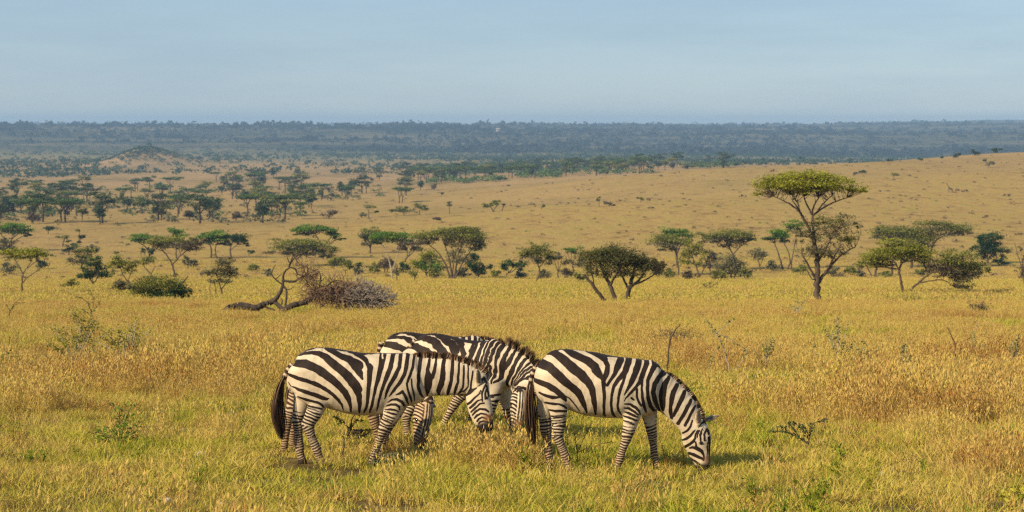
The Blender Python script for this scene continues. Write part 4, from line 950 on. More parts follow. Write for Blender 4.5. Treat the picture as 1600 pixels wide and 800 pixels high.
# ------------------------------------------------------------------ zebra coats
def strokes(org, k, lists):
    return [[(org[0] + x / k, org[1] + y / k, w / k) for x, y, w in st] for st in lists]
E_B = strokes((825, 535), 6.667, [
    [(185,125,4),(240,108,18),(300,116,38),(370,165,46),(450,232,50),(550,308,48),(620,380,40),(657,450,34),(668,520,30),(680,600,26),(692,670,18),(698,735,8)],
    [(88,240,10),(150,212,44),(220,232,44),(300,300,46),(380,375,44),(450,430,40),(510,480,38),(545,545,34),(575,620,24),(600,690,12),(610,730,5)],
    [(52,372,20),(120,385,30),(200,415,32),(270,455,32),(330,505,30),(370,545,28),(390,575,14)], [(385,525,6),(430,550,8),(470,600,8),(510,660,8),(530,695,5)],
    [(115,500,10),(180,520,18),(250,540,20),(330,540,10)], [(180,600,12),(250,606,14),(320,610,12),(370,635,14),(395,655,10)],
    [(205,678,10),(280,680,14),(340,682,14),(395,690,10)], [(240,745,10),(290,745,16),(350,738,12),(385,738,8)],
    [(340,68,5),(370,72,12),(450,105,30),(540,140,34),(620,175,40),(690,230,42),(725,290,36),(745,320,20)], [(420,55,6),(560,75,8),(650,98,14),(720,130,18),(800,160,22)]])
E_B += strokes((925, 540), 6.667, [
    [(0,75,10),(60,95,20),(120,130,24),(150,180,26),(140,250,28),(105,320,26),(108,400,20),(112,500,18),(112,600,16),(115,690,14),(150,745,8)],
    [(20,220,40),(60,270,30),(100,310,20)], [(292,130,36),(250,200,32),(222,260,22),(180,320,16),(145,370,16)],
    [(385,115,34),(350,200,34),(318,260,30),(260,310,22),(215,380,20),(190,460,16),(183,560,14),(195,650,16),(225,715,16),(270,740,8)],
    [(335,270,12),(310,340,16),(280,410,18),(262,490,14),(252,570,12),(262,640,12),(295,695,8)],
    [(490,122,30),(460,200,34),(425,280,32),(385,360,24),(345,430,14),(318,480,6)],
    [(570,150,28),(535,220,26),(505,290,28),(480,345,20),(430,405,16),(380,460,14),(335,510,8),(315,545,5)],
    [(505,300,16),(500,400,12),(508,500,16),(525,590,18),(548,665,12),(560,695,4)], [(450,420,14),(450,500,12),(475,560,14),(500,600,10)], [(395,508,14),(420,530,10)],
    [(640,195,30),(600,260,24),(565,330,20),(558,420,20),(570,520,20),(595,600,20),(635,660,18),(690,690,10)],
    [(740,265,34),(680,310,26),(635,370,26),(622,450,26),(640,540,26),(665,610,20),(695,660,12)],
    [(325,570,8),(380,575,14),(440,610,16),(475,650,12),(490,690,6)], [(320,615,8),(370,620,14),(430,655,14),(470,690,8)], [(318,660,6),(370,668,14),(430,700,14),(470,715,6)], [(312,705,6),(370,715,14),(430,745,12),(465,755,6)], [(310,750,6),(360,765,12),(420,785,10)]])
E_B += strokes((1015, 560), 8, [
    [(225,225,26),(175,300,40),(150,380,46),(140,470,46),(150,560,36),(160,630,18)], [(330,320,28),(285,400,34),(262,480,34),(248,570,24),(250,650,24),(265,730,18),(275,745,8)],
    [(425,405,26),(385,490,32),(350,560,30),(320,630,26),(290,700,16),(260,735,10)], [(505,510,22),(460,590,26),(425,660,24),(385,730,22),(345,800,22)], [(560,580,16),(525,640,22),(490,700,20),(460,760,20),(430,820,18)]])
E_B += strokes((1050, 645), 8, [
    [(130,245,14),(180,205,16),(220,150,16),(240,80,12)], [(105,350,10),(160,318,16),(220,270,16),(260,215,14),(280,190,6)], [(105,450,10),(150,430,18),(200,385,20),(250,345,20),(275,300,14),(280,250,12),(310,200,12)],
    [(215,430,12),(250,415,18),(310,430,26),(360,460,24),(390,520,14),(395,570,8)], [(290,405,14),(285,350,10)], [(185,525,18),(215,500,18),(260,510,22),(320,540,20),(370,560,16),(390,590,8)],
    [(215,580,12),(235,565,12),(290,600,16),(340,640,16),(360,655,8)], [(235,635,10),(245,605,10),(275,640,8)], [(255,660,6),(270,650,6)],
    [(345,330,12),(340,260,14),(365,200,16),(390,160,12)], [(395,330,14),(390,250,14),(420,190,14)], [(420,330,10),(430,420,10),(440,480,8),(420,580,5)], [(455,300,22),(465,400,18),(460,500,10),(455,600,6)], [(440,200,18),(450,250,16)], [(300,290,8),(305,245,10),(330,200,8)]])
E_B += strokes((1050, 645), 8, [[(318,165,7),(350,118,10),(395,95,16),(440,130,14)], [(330,60,12),(380,50,14),(400,90,12)]])
E_B += strokes((825, 535), 6.667, [[(180,120,4),(250,88,8),(330,64,12),(400,58,13),(520,64,13),(640,84,12),(760,108,12),(810,118,12)]]) + strokes((925, 540), 6.667, [[(0,68,9),(120,96,9),(240,110,8),(360,112,8),(470,118,8),(560,138,9),(640,172,10),(720,232,10)]])
E_W = strokes((1050, 645), 8, [[(400,140,5),(370,210,5),(365,320,4)], [(420,330,4),(415,420,4),(425,560,4)]])
A_B = strokes((445, 535), 6.667, [
    [(420,55,8),(500,80,18),(600,125,26),(700,160,32),(800,215,40)], [(300,45,4),(400,44,6),(560,66,8),(700,84,10),(800,100,10)],
    [(150,135,4),(220,105,14),(300,95,16),(380,102,24),(450,135,34),(520,190,40),(600,245,42),(680,310,46),(750,390,50),(790,450,44)],
    [(88,215,10),(150,198,32),(240,200,40),(330,230,42),(420,280,44),(500,335,42),(580,400,38),(650,480,34),(690,560,28),(706,640,18),(704,715,8)],
    [(65,310,14),(150,338,22),(250,365,22),(350,400,24),(440,445,22),(520,503,20),(580,565,18),(615,625,14),(624,690,5)],
    [(95,432,6),(170,460,18),(250,485,22),(330,510,22),(410,545,22),(460,560,16),(490,548,4)], [(160,538,8),(230,562,16),(310,580,14),(370,595,16),(410,625,14),(425,650,6)],
    [(215,612,6),(280,640,14),(350,650,12),(410,660,8)], [(240,655,6),(300,690,12),(360,700,8)], [(240,680,8),(290,730,14),(350,750,8)], [(215,715,8),(270,760,14),(320,785,8)], [(60,400,6),(85,430,6)]])
A_B += strokes((550, 540), 6.667, [
    [(0,127,34),(60,190,40),(110,260,30),(135,310,10)], [(-30,60,6),(30,70,12),(100,95,22),(170,140,22),(208,200,32),(205,280,26),(200,350,24),(190,450,20),(180,550,18),(165,620,14),(130,690,6)],
    [(30,350,46),(70,410,40),(95,480,32),(100,560,24),(95,640,16),(85,700,6)],
    [(332,90,38),(318,200,30),(293,300,24),(266,400,18),(246,500,15),(222,600,16),(195,680,8)], [(437,80,24),(418,200,26),(376,300,24),(338,400,18),(310,500,14),(283,600,10),(270,660,5)],
    [(515,75,20),(508,200,20),(466,280,24),(410,380,20),(380,450,14),(357,520,7)], [(588,90,20),(578,200,22),(556,280,20),(515,350,20),(462,420,16),(425,470,10),(395,500,4)],
    [(654,100,14),(644,200,16),(626,260,16),(600,320,14),(585,370,12),(600,450,12),(620,520,12),(630,575,6)], [(632,320,8),(640,400,10),(655,480,10),(658,560,6)],
    [(470,480,6),(510,465,14),(540,445,14),(560,480,16),(580,530,14),(595,580,8),(600,600,4)], [(724,100,20),(714,200,20),(702,300,18),(700,400,16),(720,480,14),(748,525,6)],
    [(390,560,6),(430,530,12),(480,525,16),(530,550,16),(555,590,12),(560,620,6)], [(365,605,6),(420,580,12),(470,582,14),(505,605,12),(515,640,5)], [(355,640,5),(410,630,12),(460,635,12),(500,655,6)],
    [(350,660,4),(400,665,10),(450,680,12),(480,690,5)], [(350,690,8),(400,710,10),(450,725,8)], [(335,730,8),(390,750,12),(430,760,8)]])
A_B += strokes((650, 545), 8, [
    [(172,130,18),(155,250,24),(168,350,54),(158,450,44),(152,520,26),(145,570,10)], [(262,120,14),(238,250,22),(215,330,28)], [(358,110,20),(342,250,32),(340,350,38),(317,430,38),(290,500,34),(292,560,16)],
    [(462,150,20),(455,280,24),(448,380,22),(427,450,26),(409,520,24),(400,565,12)], [(542,170,14),(534,300,17),(530,400,18),(508,470,20),(488,530,14),(480,565,6)],
    [(602,200,12),(600,320,15),(597,400,14),(586,470,14),(555,525,16),(525,560,8)], [(590,520,12),(630,490,12),(655,450,10)], [(657,200,10),(655,300,12),(660,380,12),(655,440,10)], [(715,260,10),(705,340,12),(695,420,12),(690,480,14),(640,560,10),(600,590,6)]])
A_B += strokes((710, 560), 6.15, [
    [(100,355,10.4),(140,325,13.0),(180,290,13.0),(215,265,7.8)], [(115,440,11.7),(160,405,11.7),(200,360,9.1),(240,320,7.8),(255,290,6.5)], [(150,465,11.7),(190,425,11.7),(230,385,9.1),(270,370,6.5)], [(160,505,7.8),(200,460,11.7),(250,415,9.1),(290,410,9.1)],
    [(175,530,9.1),(210,490,11.7),(250,465,10.4),(300,470,11.7),(330,490,9.1)], [(195,560,9.1),(220,530,11.7),(260,508,9.1),(310,515,9.1),(345,540,9.1)], [(220,590,9.1),(235,565,9.1),(270,545,9.1),(320,560,9.1),(350,570,9.1)], [(235,610,7.8),(250,590,9.1),(285,580,9.1),(330,595,10.4)],
    [(275,390,7.8),(265,320,9.1),(285,270,9.1),(300,240,9.1)], [(300,370,9.1),(295,320,9.1),(310,280,9.1)], [(330,350,9.1),(320,300,9.1),(310,250,9.1)]])
A_B += strokes((710, 560), 6.15, [[(255,215,7),(285,175,15),(312,225,10)], [(225,250,4),(262,235,6),(300,205,8)]])
A_B += strokes((445, 535), 6.667, [[(150,125,3),(200,92,7),(240,72,12),(330,48,13),(420,44,14),(520,60,14),(640,76,14),(760,90,14),(810,97,14)]]) + strokes((550, 540), 6.667, [[(100,80,14),(200,74,13),(300,70,12),(400,68,9),(480,64,6)]])
A_B += strokes((445, 535), 6.667, [[(30,320,3),(48,262,4),(75,205,4),(112,158,4),(160,120,4)]])
A_W = strokes((550, 540), 6.667, [[(185,95,10),(203,135,14),(206,155,8)], [(322,75,8),(332,115,9)]])

def seg_sd(P, st):
    best = np.full(len(P), 1e3)
    for (x0, y0, w0), (x1, y1, w1) in zip(st[:-1], st[1:]):
        dx, dy = x1 - x0, y1 - y0
        t = np.clip(((P[:, 0] - x0) * dx + (P[:, 1] - y0) * dy) / (dx * dx + dy * dy), 0, 1)
        best = np.minimum(best, np.hypot(P[:, 0] - x0 - t * dx, P[:, 1] - y0 - t * dy) - (w0 + (w1 - w0) * t))
    return best
def coat(P, ref):
    B, Wh = (E_B, E_W) if ref == 'E' else (A_B, A_W)
    sd = np.full(len(P), 9.0)
    def near(st):
        a = np.array(st); r = a[:, 2].max() + 9
        return np.nonzero((P[:, 0] > a[:, 0].min() - r) & (P[:, 0] < a[:, 0].max() + r) & (P[:, 1] > a[:, 1].min() - r) & (P[:, 1] < a[:, 1].max() + r))[0]
    for st in B:
        i = near(st); sd[i] = np.minimum(sd[i], seg_sd(P[i], st))
    for st in Wh:
        i = near(st); sd[i] = np.maximum(sd[i], -seg_sd(P[i], st))
    return sd

# node tables, in pixels of the animal they were measured on
TOR_E = [(838,572,606,14),(846,558,622,22),(858,550,632,29),(875,544.5,637,34),(900,546,641,37),(920,548.5,648,39),(945,554,652,40),(970,557,652,39),(990,559,650,35),(1008,563,648,30),(1022,570,644,25)]
TOR_A = [(456,566,600,14),(465,556,616,22),(480,546,627,29),(502,541.5,632,34),(529,545,640,37),(556,549.5,647,39),(580,551,648,39),(601,550.5,644,36),(622,550.5,637,32),(640,553,632,28),(653,556,624,24)]
NECK_E = [(1008,604,0,40,26),(1024,608.5,0,33,20),(1040,616,0,27.5,16),(1056,629.5,0,25.5,14),(1069,645,0,23,12.5),(1077,659,0,20,12),(1083,668,0,18.5,12)]
NECK_A = [(640,590,0,36,25),(670,588,0,30,17),(700,588.5,0,28.5,14),(727,591,0,23.5,12.5),(740,593,0,19,12),(748,598,0,18,12)]
HEAD_E = [(1085,659,0,17,11),(1087.5,683,0,23,13),(1091.5,702,0,18.5,10.5),(1096,718,0,14,8.5),(1098,728,0,11.5,8.5),(1099,733,0,8.5,7)]
HEAD_A = [(748,598,0,17,12),(747,618,-3,20,13.5),(751,638,-6,20,12.5),(755.5,653,-9,17,11),(758.5,663,-11,13.5,9.5),(760,668,-12,11,9)]

m, nt, out = nodes('zebra_coat')
g = N(nt, 'ShaderNodeNewGeometry')
st = attr(nt, 'stripe').outputs['Fac']; mz = attr(nt, 'muzzle').outputs['Fac']; ru = attr(nt, 'rust').outputs['Fac']; du = attr(nt, 'dust').outputs['Fac']
tx = N(nt, 'ShaderNodeTexCoord')
nz = noise(nt, tx.outputs['Object'], 60, 3, .6); nz2 = noise(nt, tx.outputs['Object'], 7, 3, .6)
e = math_(nt, 'ADD', st, math_(nt, 'MULTIPLY', math_(nt, 'SUBTRACT', nz, .5), 0.8))
k = N(nt, 'ShaderNodeMapRange', interpolation_type='SMOOTHSTEP'); k.inputs[1].default_value = -0.38; k.inputs[2].default_value = 0.38; L(nt, e, k.inputs[0])
light = ramp(nt, math_(nt, 'ADD', math_(nt, 'MULTIPLY', nz2, .7), math_(nt, 'MULTIPLY', nz, .3)), [(.3, (0.45,0.35,0.24)), (.6, (0.62,0.52,0.39)), (.8, (0.69,0.60,0.47))])
darkc = ramp(nt, nz2, [(.3, (0.012,0.008,0.007)), (.7, (0.030,0.018,0.014))])
light = mixc(nt, du, light, (0.42,0.28,0.16)); darkc = mixc(nt, du, darkc, (0.075,0.036,0.020))
c = mixc(nt, k.outputs[0], darkc, light)
c = mixc(nt, ru, c, (0.20,0.088,0.040)); c = mixc(nt, mz, c, (0.020,0.014,0.012))
b = N(nt, 'ShaderNodeBsdfPrincipled', i_Roughness=0.62); b.inputs['Specular IOR Level'].default_value = 0.15
b.inputs['Sheen Weight'].default_value = 0.03; b.inputs['Sheen Roughness'].default_value = .4
L(nt, c, b.inputs['Base Color'])
hb = noise(nt, scaled(nt, tx.outputs['Object'], (40, 40, 160)), 1.0, 3.0, .7)
bp = N(nt, 'ShaderNodeBump', i_Strength=0.35, i_Distance=0.006); L(nt, math_(nt, 'ADD', hb, math_(nt, 'MULTIPLY', nz2, 2.0)), bp.inputs['Height']); L(nt, bp.outputs[0], b.inputs['Normal'])
L(nt, b.outputs[0], out.inputs[0])
m, nt, out = nodes('zebra_hair')
h = attr(nt, 'hue').outputs['Fac']
c = ramp(nt, h, [(0.0, (0.010,0.007,0.006)), (0.35, (0.045,0.024,0.015)), (0.55, (0.16,0.085,0.045)), (0.75, (0.36,0.26,0.17)), (1.0, (0.62,0.53,0.42))])
b = N(nt, 'ShaderNodeBsdfPrincipled', i_Roughness=0.6); b.inputs['Specular IOR Level'].default_value = .2; L(nt, c, b.inputs['Base Color']); L(nt, b.outputs[0], out.inputs[0])
m, nt, out = nodes('eye_gloss')
b = N(nt, 'ShaderNodeBsdfPrincipled', i_Roughness=0.08); b.inputs['Base Color'].default_value = (0.012, 0.008, 0.006, 1); L(nt, b.outputs[0], out.inputs[0])

def ribbons(mb, roots, dirs, lens, width, hue0, hue1, bend=None, seg=3):
    """thin tapering hair blades"""
    n = len(roots); side = np.cross(dirs, rng.normal(size=(n, 3))); side /= np.linalg.norm(side, axis=1)[:, None] + 1e-9
    bend = np.zeros((n, 3)) if bend is None else bend
    V, Hh = [], []
    for k in range(seg + 1):
        t = k / seg
        p = roots + dirs * (lens * t)[:, None] + bend * (t * t)
        wv = side * (width * (1 - t) ** .5 + .0006)
        V += [p - wv, p + wv]; hk = hue0 + (hue1 - hue0) * t; Hh += [hk, hk]
    V = np.stack(V, 1); m2 = V.shape[1]; base = np.arange(n) * m2
    Q = np.concatenate([np.stack([base + 2 * k, base + 2 * k + 1, base + 2 * k + 3, base + 2 * k + 2], -1) for k in range(seg)])
    mb.add(V.reshape(-1, 3), Q, None, np.stack(Hh, 1).reshape(-1))

def zebra(name, label, Xr, Yg, tor, neck, head, head_yaw, legs, ref, tail, ears, eyes, mane, own=False, tor_lat=None, ring=(6.4, 4.6), dusty=0.0, vox=0.0105, face=False, tail_dark=0.0, ink=0.0):
    g, s = ground(Xr, Yg)
    px = lambda X, Y, lat=0.0: np.array([(X - Xr) / s, lat / s, (Yg - Y) / s])
    tl = tor_lat or (lambda x: 0.0)
    T = np.array([[*px(x, (t + b) / 2, tl(x)), (b - t) / 2 / s, hw / s] for x, t, b, hw in tor])
    NK = np.array([[*px(*q[:3]), q[3] / s, q[4] / s] for q in neck]); HD = np.array([[*px(*q[:3]), q[3] / s, q[4] / s] for q in head])
    T, NK, HD = (smooth_line(q, 3) for q in (T, NK, HD))
    ya = np.array([0., 1, 0]); yw = math.radians(head_yaw)
    hl = np.array([math.sin(yw), math.cos(yw), 0.0])
    LG = [np.array([[*px(*q[:3]), q[3] / s, q[4] / s] for q in lg]) for lg in legs]
    k = 5.0 / s
    neck_l = NK.copy()
    tubes = [(T, ya, k, .22), (NK, ya if abs(head_yaw) < 40 else (ya * .5 + hl * .5) / np.linalg.norm(ya * .5 + hl * .5), 9 / s, .5)]
    tubes += [(lg, ya, 4.5 / s, .8) for lg in LG]
    tubes.append((HD, hl, 3.2 / s, .6))
    ET, EC = [], []
    for e0, e1, wd, fc in ears:                    # base, tip, half width, direction the opening faces
        a, b_ = px(*e0), px(*e1); fc = np.array(fc, float); fc /= np.linalg.norm(fc)
        nd = np.array([[*(a + (b_ - a) * t), wd * q / s, max(1.5 * q2, .8) / s] for t, q, q2 in ((0, .55, 1.6), (.25, .85, 1.6), (.55, 1.0, 1.4), (.8, .75, 1.1), (1.0, .25, .7))])
        EC.append((nd, fc)); tubes.append((nd, fc, 1.2 / s, .6))
    v, q = skin(tubes, vox)
    # coat: every skin point is carried back to the side view on which its stripes were drawn
    chains = [(T, ya), (NK, tubes[1][1]), (HD, hl)]
    if ref == 'E': RT, RN, RH = TOR_E, NECK_E, HEAD_E
    else: RT, RN, RH = TOR_A, NECK_A, HEAD_A
    rt = np.array([[x, (t + b) / 2, (b - t) / 2] for x, t, b, hw in RT]); rn = np.array([[c[0], c[1], c[3]] for c in RN]); rh = np.array([[c[0], c[1], c[3]] for c in RH])
    ytop = np.array([[x, t] for x, t, b, hw in RT] + [[c[0], c[1] - c[3] * .97] for c in RN[1:-1]] ) if ref == 'A' else np.array([[x, t] for x, t, b, hw in RT])
    rt, rn, rh = (smooth_line(q, 3) for q in (rt, rn, rh))
    dT = np.full(len(v), 9.0)
    if own: Pp = np.stack([Xr + v[:, 0] * s, Yg - v[:, 2] * s], -1)
    acc = np.zeros((len(v), 2)); ws = np.zeros(len(v)); dH = np.full(len(v), 9.0); dN = np.full(len(v), 9.0); dB = np.full(len(v), 9.0)
    ht = np.zeros(len(v)); hu = np.zeros(len(v)); hv = np.zeros(len(v)); hs = np.zeros(len(v)); cumh = 0.0; dU = np.zeros(len(v)); dW = np.zeros(len(v))
    for ci, ((nd, lt), rf) in enumerate(zip(chains, (rt, rn, rh))):
        for i, sg in enumerate(seg_fields(None, nd, lt)):
            d, t, u, qq = seg_eval(v, sg)
            if ci == 0:
                sel = d < dB; dU = np.where(sel, u, dU); dW = np.where(sel, (v - sg[0]) @ sg[4] * s, dW); dB = np.minimum(dB, d)
            if ci == 1: dN = np.minimum(dN, d)
            if ci == 2:
                tt = (i + np.clip(t, 0, 1)) / 3.0; sel = d < dH; hv = np.where(sel, (v - sg[0]) @ sg[4] * s, hv); hs = np.where(sel, (cumh + np.clip(t, 0, 1) * sg[1]) * s, hs); cumh += sg[1]; ht = np.where(sel, tt, ht); hu = np.where(sel, u, hu); dH = np.minimum(dH, d)
            dT = np.minimum(dT, d)
            if not own:
                a2, b2 = rf[i], rf[i + 1]; ax = (b2 - a2)[:2]; axn = ax / np.linalg.norm(ax)
                up = np.array([axn[1], -axn[0]])            # screen coordinates, y down
                te = np.clip(t, -.15, 1.15)
                rr = a2[2] + (b2[2] - a2[2]) * np.clip(t, 0, 1)
                Rp = a2[:2] + te[:, None] * ax + (u * rr)[:, None] * up
                wv = 1.0 / (np.maximum(d * s, -6) + 9 + 6 * np.abs(t - np.clip(t, 0, 1))) ** 5
                acc += Rp * wv[:, None]; ws += wv
    if not own: Pp = acc / ws[:, None]
    jit = np.stack([vnoise(v[:, 0] * 22 + 9, v[:, 2] * 22 + v[:, 1] * 5, 91) - .5, vnoise(v[:, 0] * 22 + 40, v[:, 2] * 22 + v[:, 1] * 5, 92) - .5], -1) * 1.6
    far = (v[:, 1] > 0.02)[:, None] if own else False
    if not own: Pp = Pp + np.array([0, 0]) + jit * 2.2
    else:
        Pp = Pp + jit * .6
        Pp[:, 0] = np.where(Pp[:, 0] < rt[2, 0], rt[2, 0] + (Pp[:, 0] - rt[2, 0]) * .90, Pp[:, 0]); Pp[:, 1] += 1.2 * sstep(.5, 1, (v[:, 2] - .7) / .6)
    yt = np.interp(Pp[:, 0], ytop[:, 0], ytop[:, 1])
    inT = (dB < .02) & (Pp[:, 0] < ytop[-1, 0])
    Pp[:, 1] = np.where(inT, np.maximum(Pp[:, 1], yt + .9), Pp[:, 1])
    sd = coat(Pp, ref) - ink
    dors = (np.abs(dW) - 1.9 - 1.0 * vnoise(v[:, 0] * 14, 0 * v[:, 0] + 2, 93))
    sd = np.where((dU > .7) & (dB < .01), np.minimum(sd, dors), sd)
    if face:                                           # chevrons down the cheeks, long lines down the forehead
        cv = hs / 5.0 + .14 * np.abs(hv) + .45 * (vnoise(hs * .12, hv * .12, 96) - .5) - .08 * hu * 8
        fa = np.cos(cv * 2 * math.pi) * .9 - .1
        fb = np.cos(hv / 3.7 * 2 * math.pi) * .8 - .05
        fm = sstep(.45, .85, hu) * sstep(3.2, 2.4, ht)
        wh = sstep(.012, .002, dH) * sstep(0.02, .3, ht)
        sd = sd * (1 - wh) + (fa * (1 - fm) + fb * fm) * wh
    if not own:                                        # chest and shoulder left bare by the side view
        xr = (v[:, 0] - T[:, 0].min()) / (T[:, 0].max() - T[:, 0].min())
        wf = sstep(2.2, 4.0, sd) * sstep(.74, .86, xr) * sstep(.015, .0, np.minimum(dB, dN)) * sstep(.45, .55, v[:, 2]) * (dH > .03)
        ff = np.cos((v[:, 2] * s / 6.2 + .5 * vnoise(v[:, 0] * 9, v[:, 1] * 9 + 4, 94) + .06 * np.abs(dW)) * 2 * math.pi) * 1.0
        sd = sd * (1 - wf) + ff * wf
    # rings on the legs
    dust = np.zeros(len(v)); hoof = np.zeros(len(v)); inner = np.zeros(len(v))
    for li, lg in enumerate(LG):
        best = np.full(len(v), 9.0); sl = np.zeros(len(v)); uu = np.zeros(len(v)); vv_ = np.zeros(len(v)); cum = 0
        for i, sg in enumerate(seg_fields(None, lg, ya)):
            d, t, u, qq = seg_eval(v, sg); sel = d < best
            sl = np.where(sel, cum + np.clip(t, -.2, 1.2) * sg[1], sl); uu = np.where(sel, u, uu); best = np.minimum(best, d); cum += sg[1]
            vv_ = np.where(sel, (v - sg[0]) @ sg[4] / (sg[5][1]), vv_)
        sl *= s; tot = cum * s
        per = ring[0] + (ring[1] - ring[0]) * np.clip(sl / tot, 0, 1)
        ph = sl / per * 1.0 + 0.22 * uu + .30 * np.sin(sl * .13 + li * 2.1) + .5 * (vnoise(sl * .16 + li * 7, uu * 1.2 + 3, 95) - .5)
        f = (np.cos(ph * 2 * math.pi) * .5 - 0.10) * per * .26
        wl = sstep(-1.5, 4.5, (np.minimum(dT, dN) - best) * s) * sstep(1.0, 3.0, np.minimum(dH, 9) * s) * (sstep(.30 * tot, .46 * tot, sl) if own and li in (0, 2) else sstep(0.06 * tot, 0.18 * tot, sl))
        wl = np.where(best * s < 3.5, wl, 0)
        sd = sd * (1 - wl) + f * wl
        side = -1 if lg[0][1] < tl(Xr + lg[0][0] * s) / s else 1
        pale = wl * sstep(.25, .85, -vv_ * side) * sstep(.5, .3, sl / tot)
        sd = sd + pale * 2.5
    belly = sstep(.10, .0, v[:, 2] - (T[:, 2] - T[:, 3]).min() - .0) * sstep(.6, .1, np.abs(v[:, 1] - np.mean(T[:, 1])) / T[:, 4].max()) * (dB < .01)
    sd = sd + belly * 3.5
    z = v[:, 2]
    dust = sstep(.62, .15, z) * .55 * sstep(.02, .06, dH) + dusty * .7
    dust = np.clip(dust * (.6 + .8 * vnoise(v[:, 0] * 9, z * 9 + v[:, 1] * 6, 97)), 0, .9)
    mz = sstep(3.1, 3.75, ht) * (dH < .006 + 0 * z) * 1.0
    ru = sstep(2.45, 2.9, ht) * sstep(.1, .65, hu) * sstep(4.0, 3.2, ht) * (dH < .01)
    mz = np.maximum(mz * (1 - .25 * ru), sstep(.055, .035, z) * .92)
    for nd, fc in EC:                                  # ears: greyish fringe inside, dark rim and tip
        best = np.full(len(v), 9.0); tt = np.zeros(len(v)); uu = np.zeros(len(v)); fr = np.zeros(len(v))
        for i, sg in enumerate(seg_fields(None, nd, fc)):
            d, t, u, qq = seg_eval(v, sg, .6); sel = d < best; best = np.minimum(best, d)
            tt = np.where(sel, i + np.clip(t, 0, 1), tt); uu = np.where(sel, u, uu); fr = np.where(sel, (v - sg[0]) @ sg[4], fr)
        on = (best < .013) & (dH > .008) & (tt > .5)
        sd = np.where(on, 3.0, sd)
        sd = np.where(on & (np.abs(tt - 1.2) < .28) & (fr < 0), -1.0, sd)
        front = (fr > -.002) & (np.abs(uu) < .62) & (tt > .55)
        mz = np.where(on, np.where(front, .80 - .25 * sstep(.1, .6, np.abs(uu)), sstep(3.0, 3.7, tt) * .9), mz)
        sd = np.where(on & front, 3.0, sd)
        dust = np.where(on, .35, dust); ru = np.where(on, 0, ru)
    eye_pts = []
    for ex, ey, el in eyes:
        c = px(ex, ey, el); dd = np.linalg.norm(v - c, axis=1)
        j = np.argmin(dd); mz = np.maximum(mz, sstep(3.6, 1.9, dd * s)); eye_pts.append(v[j])
    v[:, 1] += np.sign(v[:, 1] - np.interp(v[:, 0], T[:, 0], T[:, 1])) * .014 * ((vnoise(v[:, 0] * 6.5 + v[:, 2] * 2, v[:, 2] * 5 - v[:, 0], 98) - .5) + .5 * (vnoise(v[:, 0] * 13, v[:, 2] * 11, 99) - .5)) * sstep(.3, .6, v[:, 2]) * (dH > .02)
    root = empty(name, g, label, 'zebra', 'zebras grazing in the grass')
    mesh_obj('body', v, q, 'zebra_coat', root, {'stripe': sd, 'muzzle': mz, 'rust': ru * .8, 'dust': dust}, smooth=True)
    for p in eye_pts:
        c_ax = np.array([0, 0, 0]); me = bpy.data.meshes.new('eye')
        import bmesh
        bm = bmesh.new(); bmesh.ops.create_uvsphere(bm, u_segments=12, v_segments=8, radius=.021)
        for ff in bm.faces: ff.smooth = True
        bm.to_mesh(me); bm.free(); me.materials.append(MATS['eye_gloss'])
        o = bpy.data.objects.new('eye', me); COL.objects.link(o); o.parent = root
        ctr = HD[1, :3] * .7 + HD[0, :3] * .3; dn = (ctr - p); dn /= np.linalg.norm(dn); o.location = p + dn * .010; o.scale = (1, 1, .8)
    # mane
    n0, n1, hpx, dens, spiky = mane
    crest, up_, tan = [], [], []
    for i, sg in enumerate(seg_fields(None, NK, tubes[1][1])):
        if i < n0 * 3 or i >= n1 * 3: continue
        for t in np.linspace(0, 1, 5, endpoint=False):
            ra = sg[5][0] + (sg[6][0] - sg[5][0]) * t
            crest.append(sg[0] + sg[2] * sg[1] * t + sg[3] * ra * .93); up_.append(sg[3]); tan.append(sg[2])
    crest, up_, tan = map(np.array, (crest, up_, tan))
    ks = np.ones(9) / 9
    sm = lambda A: np.stack([np.convolve(np.pad(A[:, d], 4, 'edge'), ks, 'valid') for d in range(3)], -1)
    up_ = sm(up_); up_ /= np.linalg.norm(up_, axis=1)[:, None]; tan = sm(tan); crest = sm(crest)
    nb = dens; f = rng.random(nb) * (len(crest) - 1); i0 = f.astype(int); fr = (f - i0)[:, None]
    R = crest[i0] * (1 - fr) + crest[np.minimum(i0 + 1, len(crest) - 1)] * fr
    latv = tubes[1][1]
    R = R + latv * rng.normal(0, .010, nb)[:, None] + tan[i0] * rng.normal(0, .006, nb)[:, None] - up_[i0] * .012
    pos = f / len(crest)
    env = sstep(0, .14, pos) * (.75 + .25 * sstep(1, .8, pos))
    spk = 1 - spiky * (.5 + .5 * np.sin(f * .85 + .6 * np.sin(f * .37))) * .8
    ln = hpx / s * env * rng.uniform(.75, 1.1, nb) * spk + .02
    dr = up_[i0] + tan[i0] * (rng.normal(.05, .14, nb) + .15 * spiky * np.sin(f * .9))[:, None] + latv * rng.normal(0, .12, nb)[:, None]; dr /= np.linalg.norm(dr, axis=1)[:, None]
    best = np.full(nb, 9.0); 
    if own: PR = np.stack([Xr + (R - up_[i0] * .03)[:, 0] * s, Yg - (R - up_[i0] * .03)[:, 2] * s], -1)
    else:
        # nearest skin point gives the stripe under each tuft
        PR = None
    if PR is not None: sr = coat(PR, ref)
    else:
        sr = np.array([sd[np.argmin(((v - (r - u_ * .04)) ** 2).sum(1))] for r, u_ in zip(R, up_[i0])])
    h0 = np.where(sr < 0, rng.uniform(.0, .15, nb), rng.uniform(.78, 1.0, nb)); h1 = np.where(sr < 0, rng.uniform(.2, .45, nb), rng.uniform(.4, .6, nb))
    mb = MB(); ribbons(mb, R, dr, ln, .0048, h0, h1, seg=3); mb.build('mane', 'zebra_hair', root)
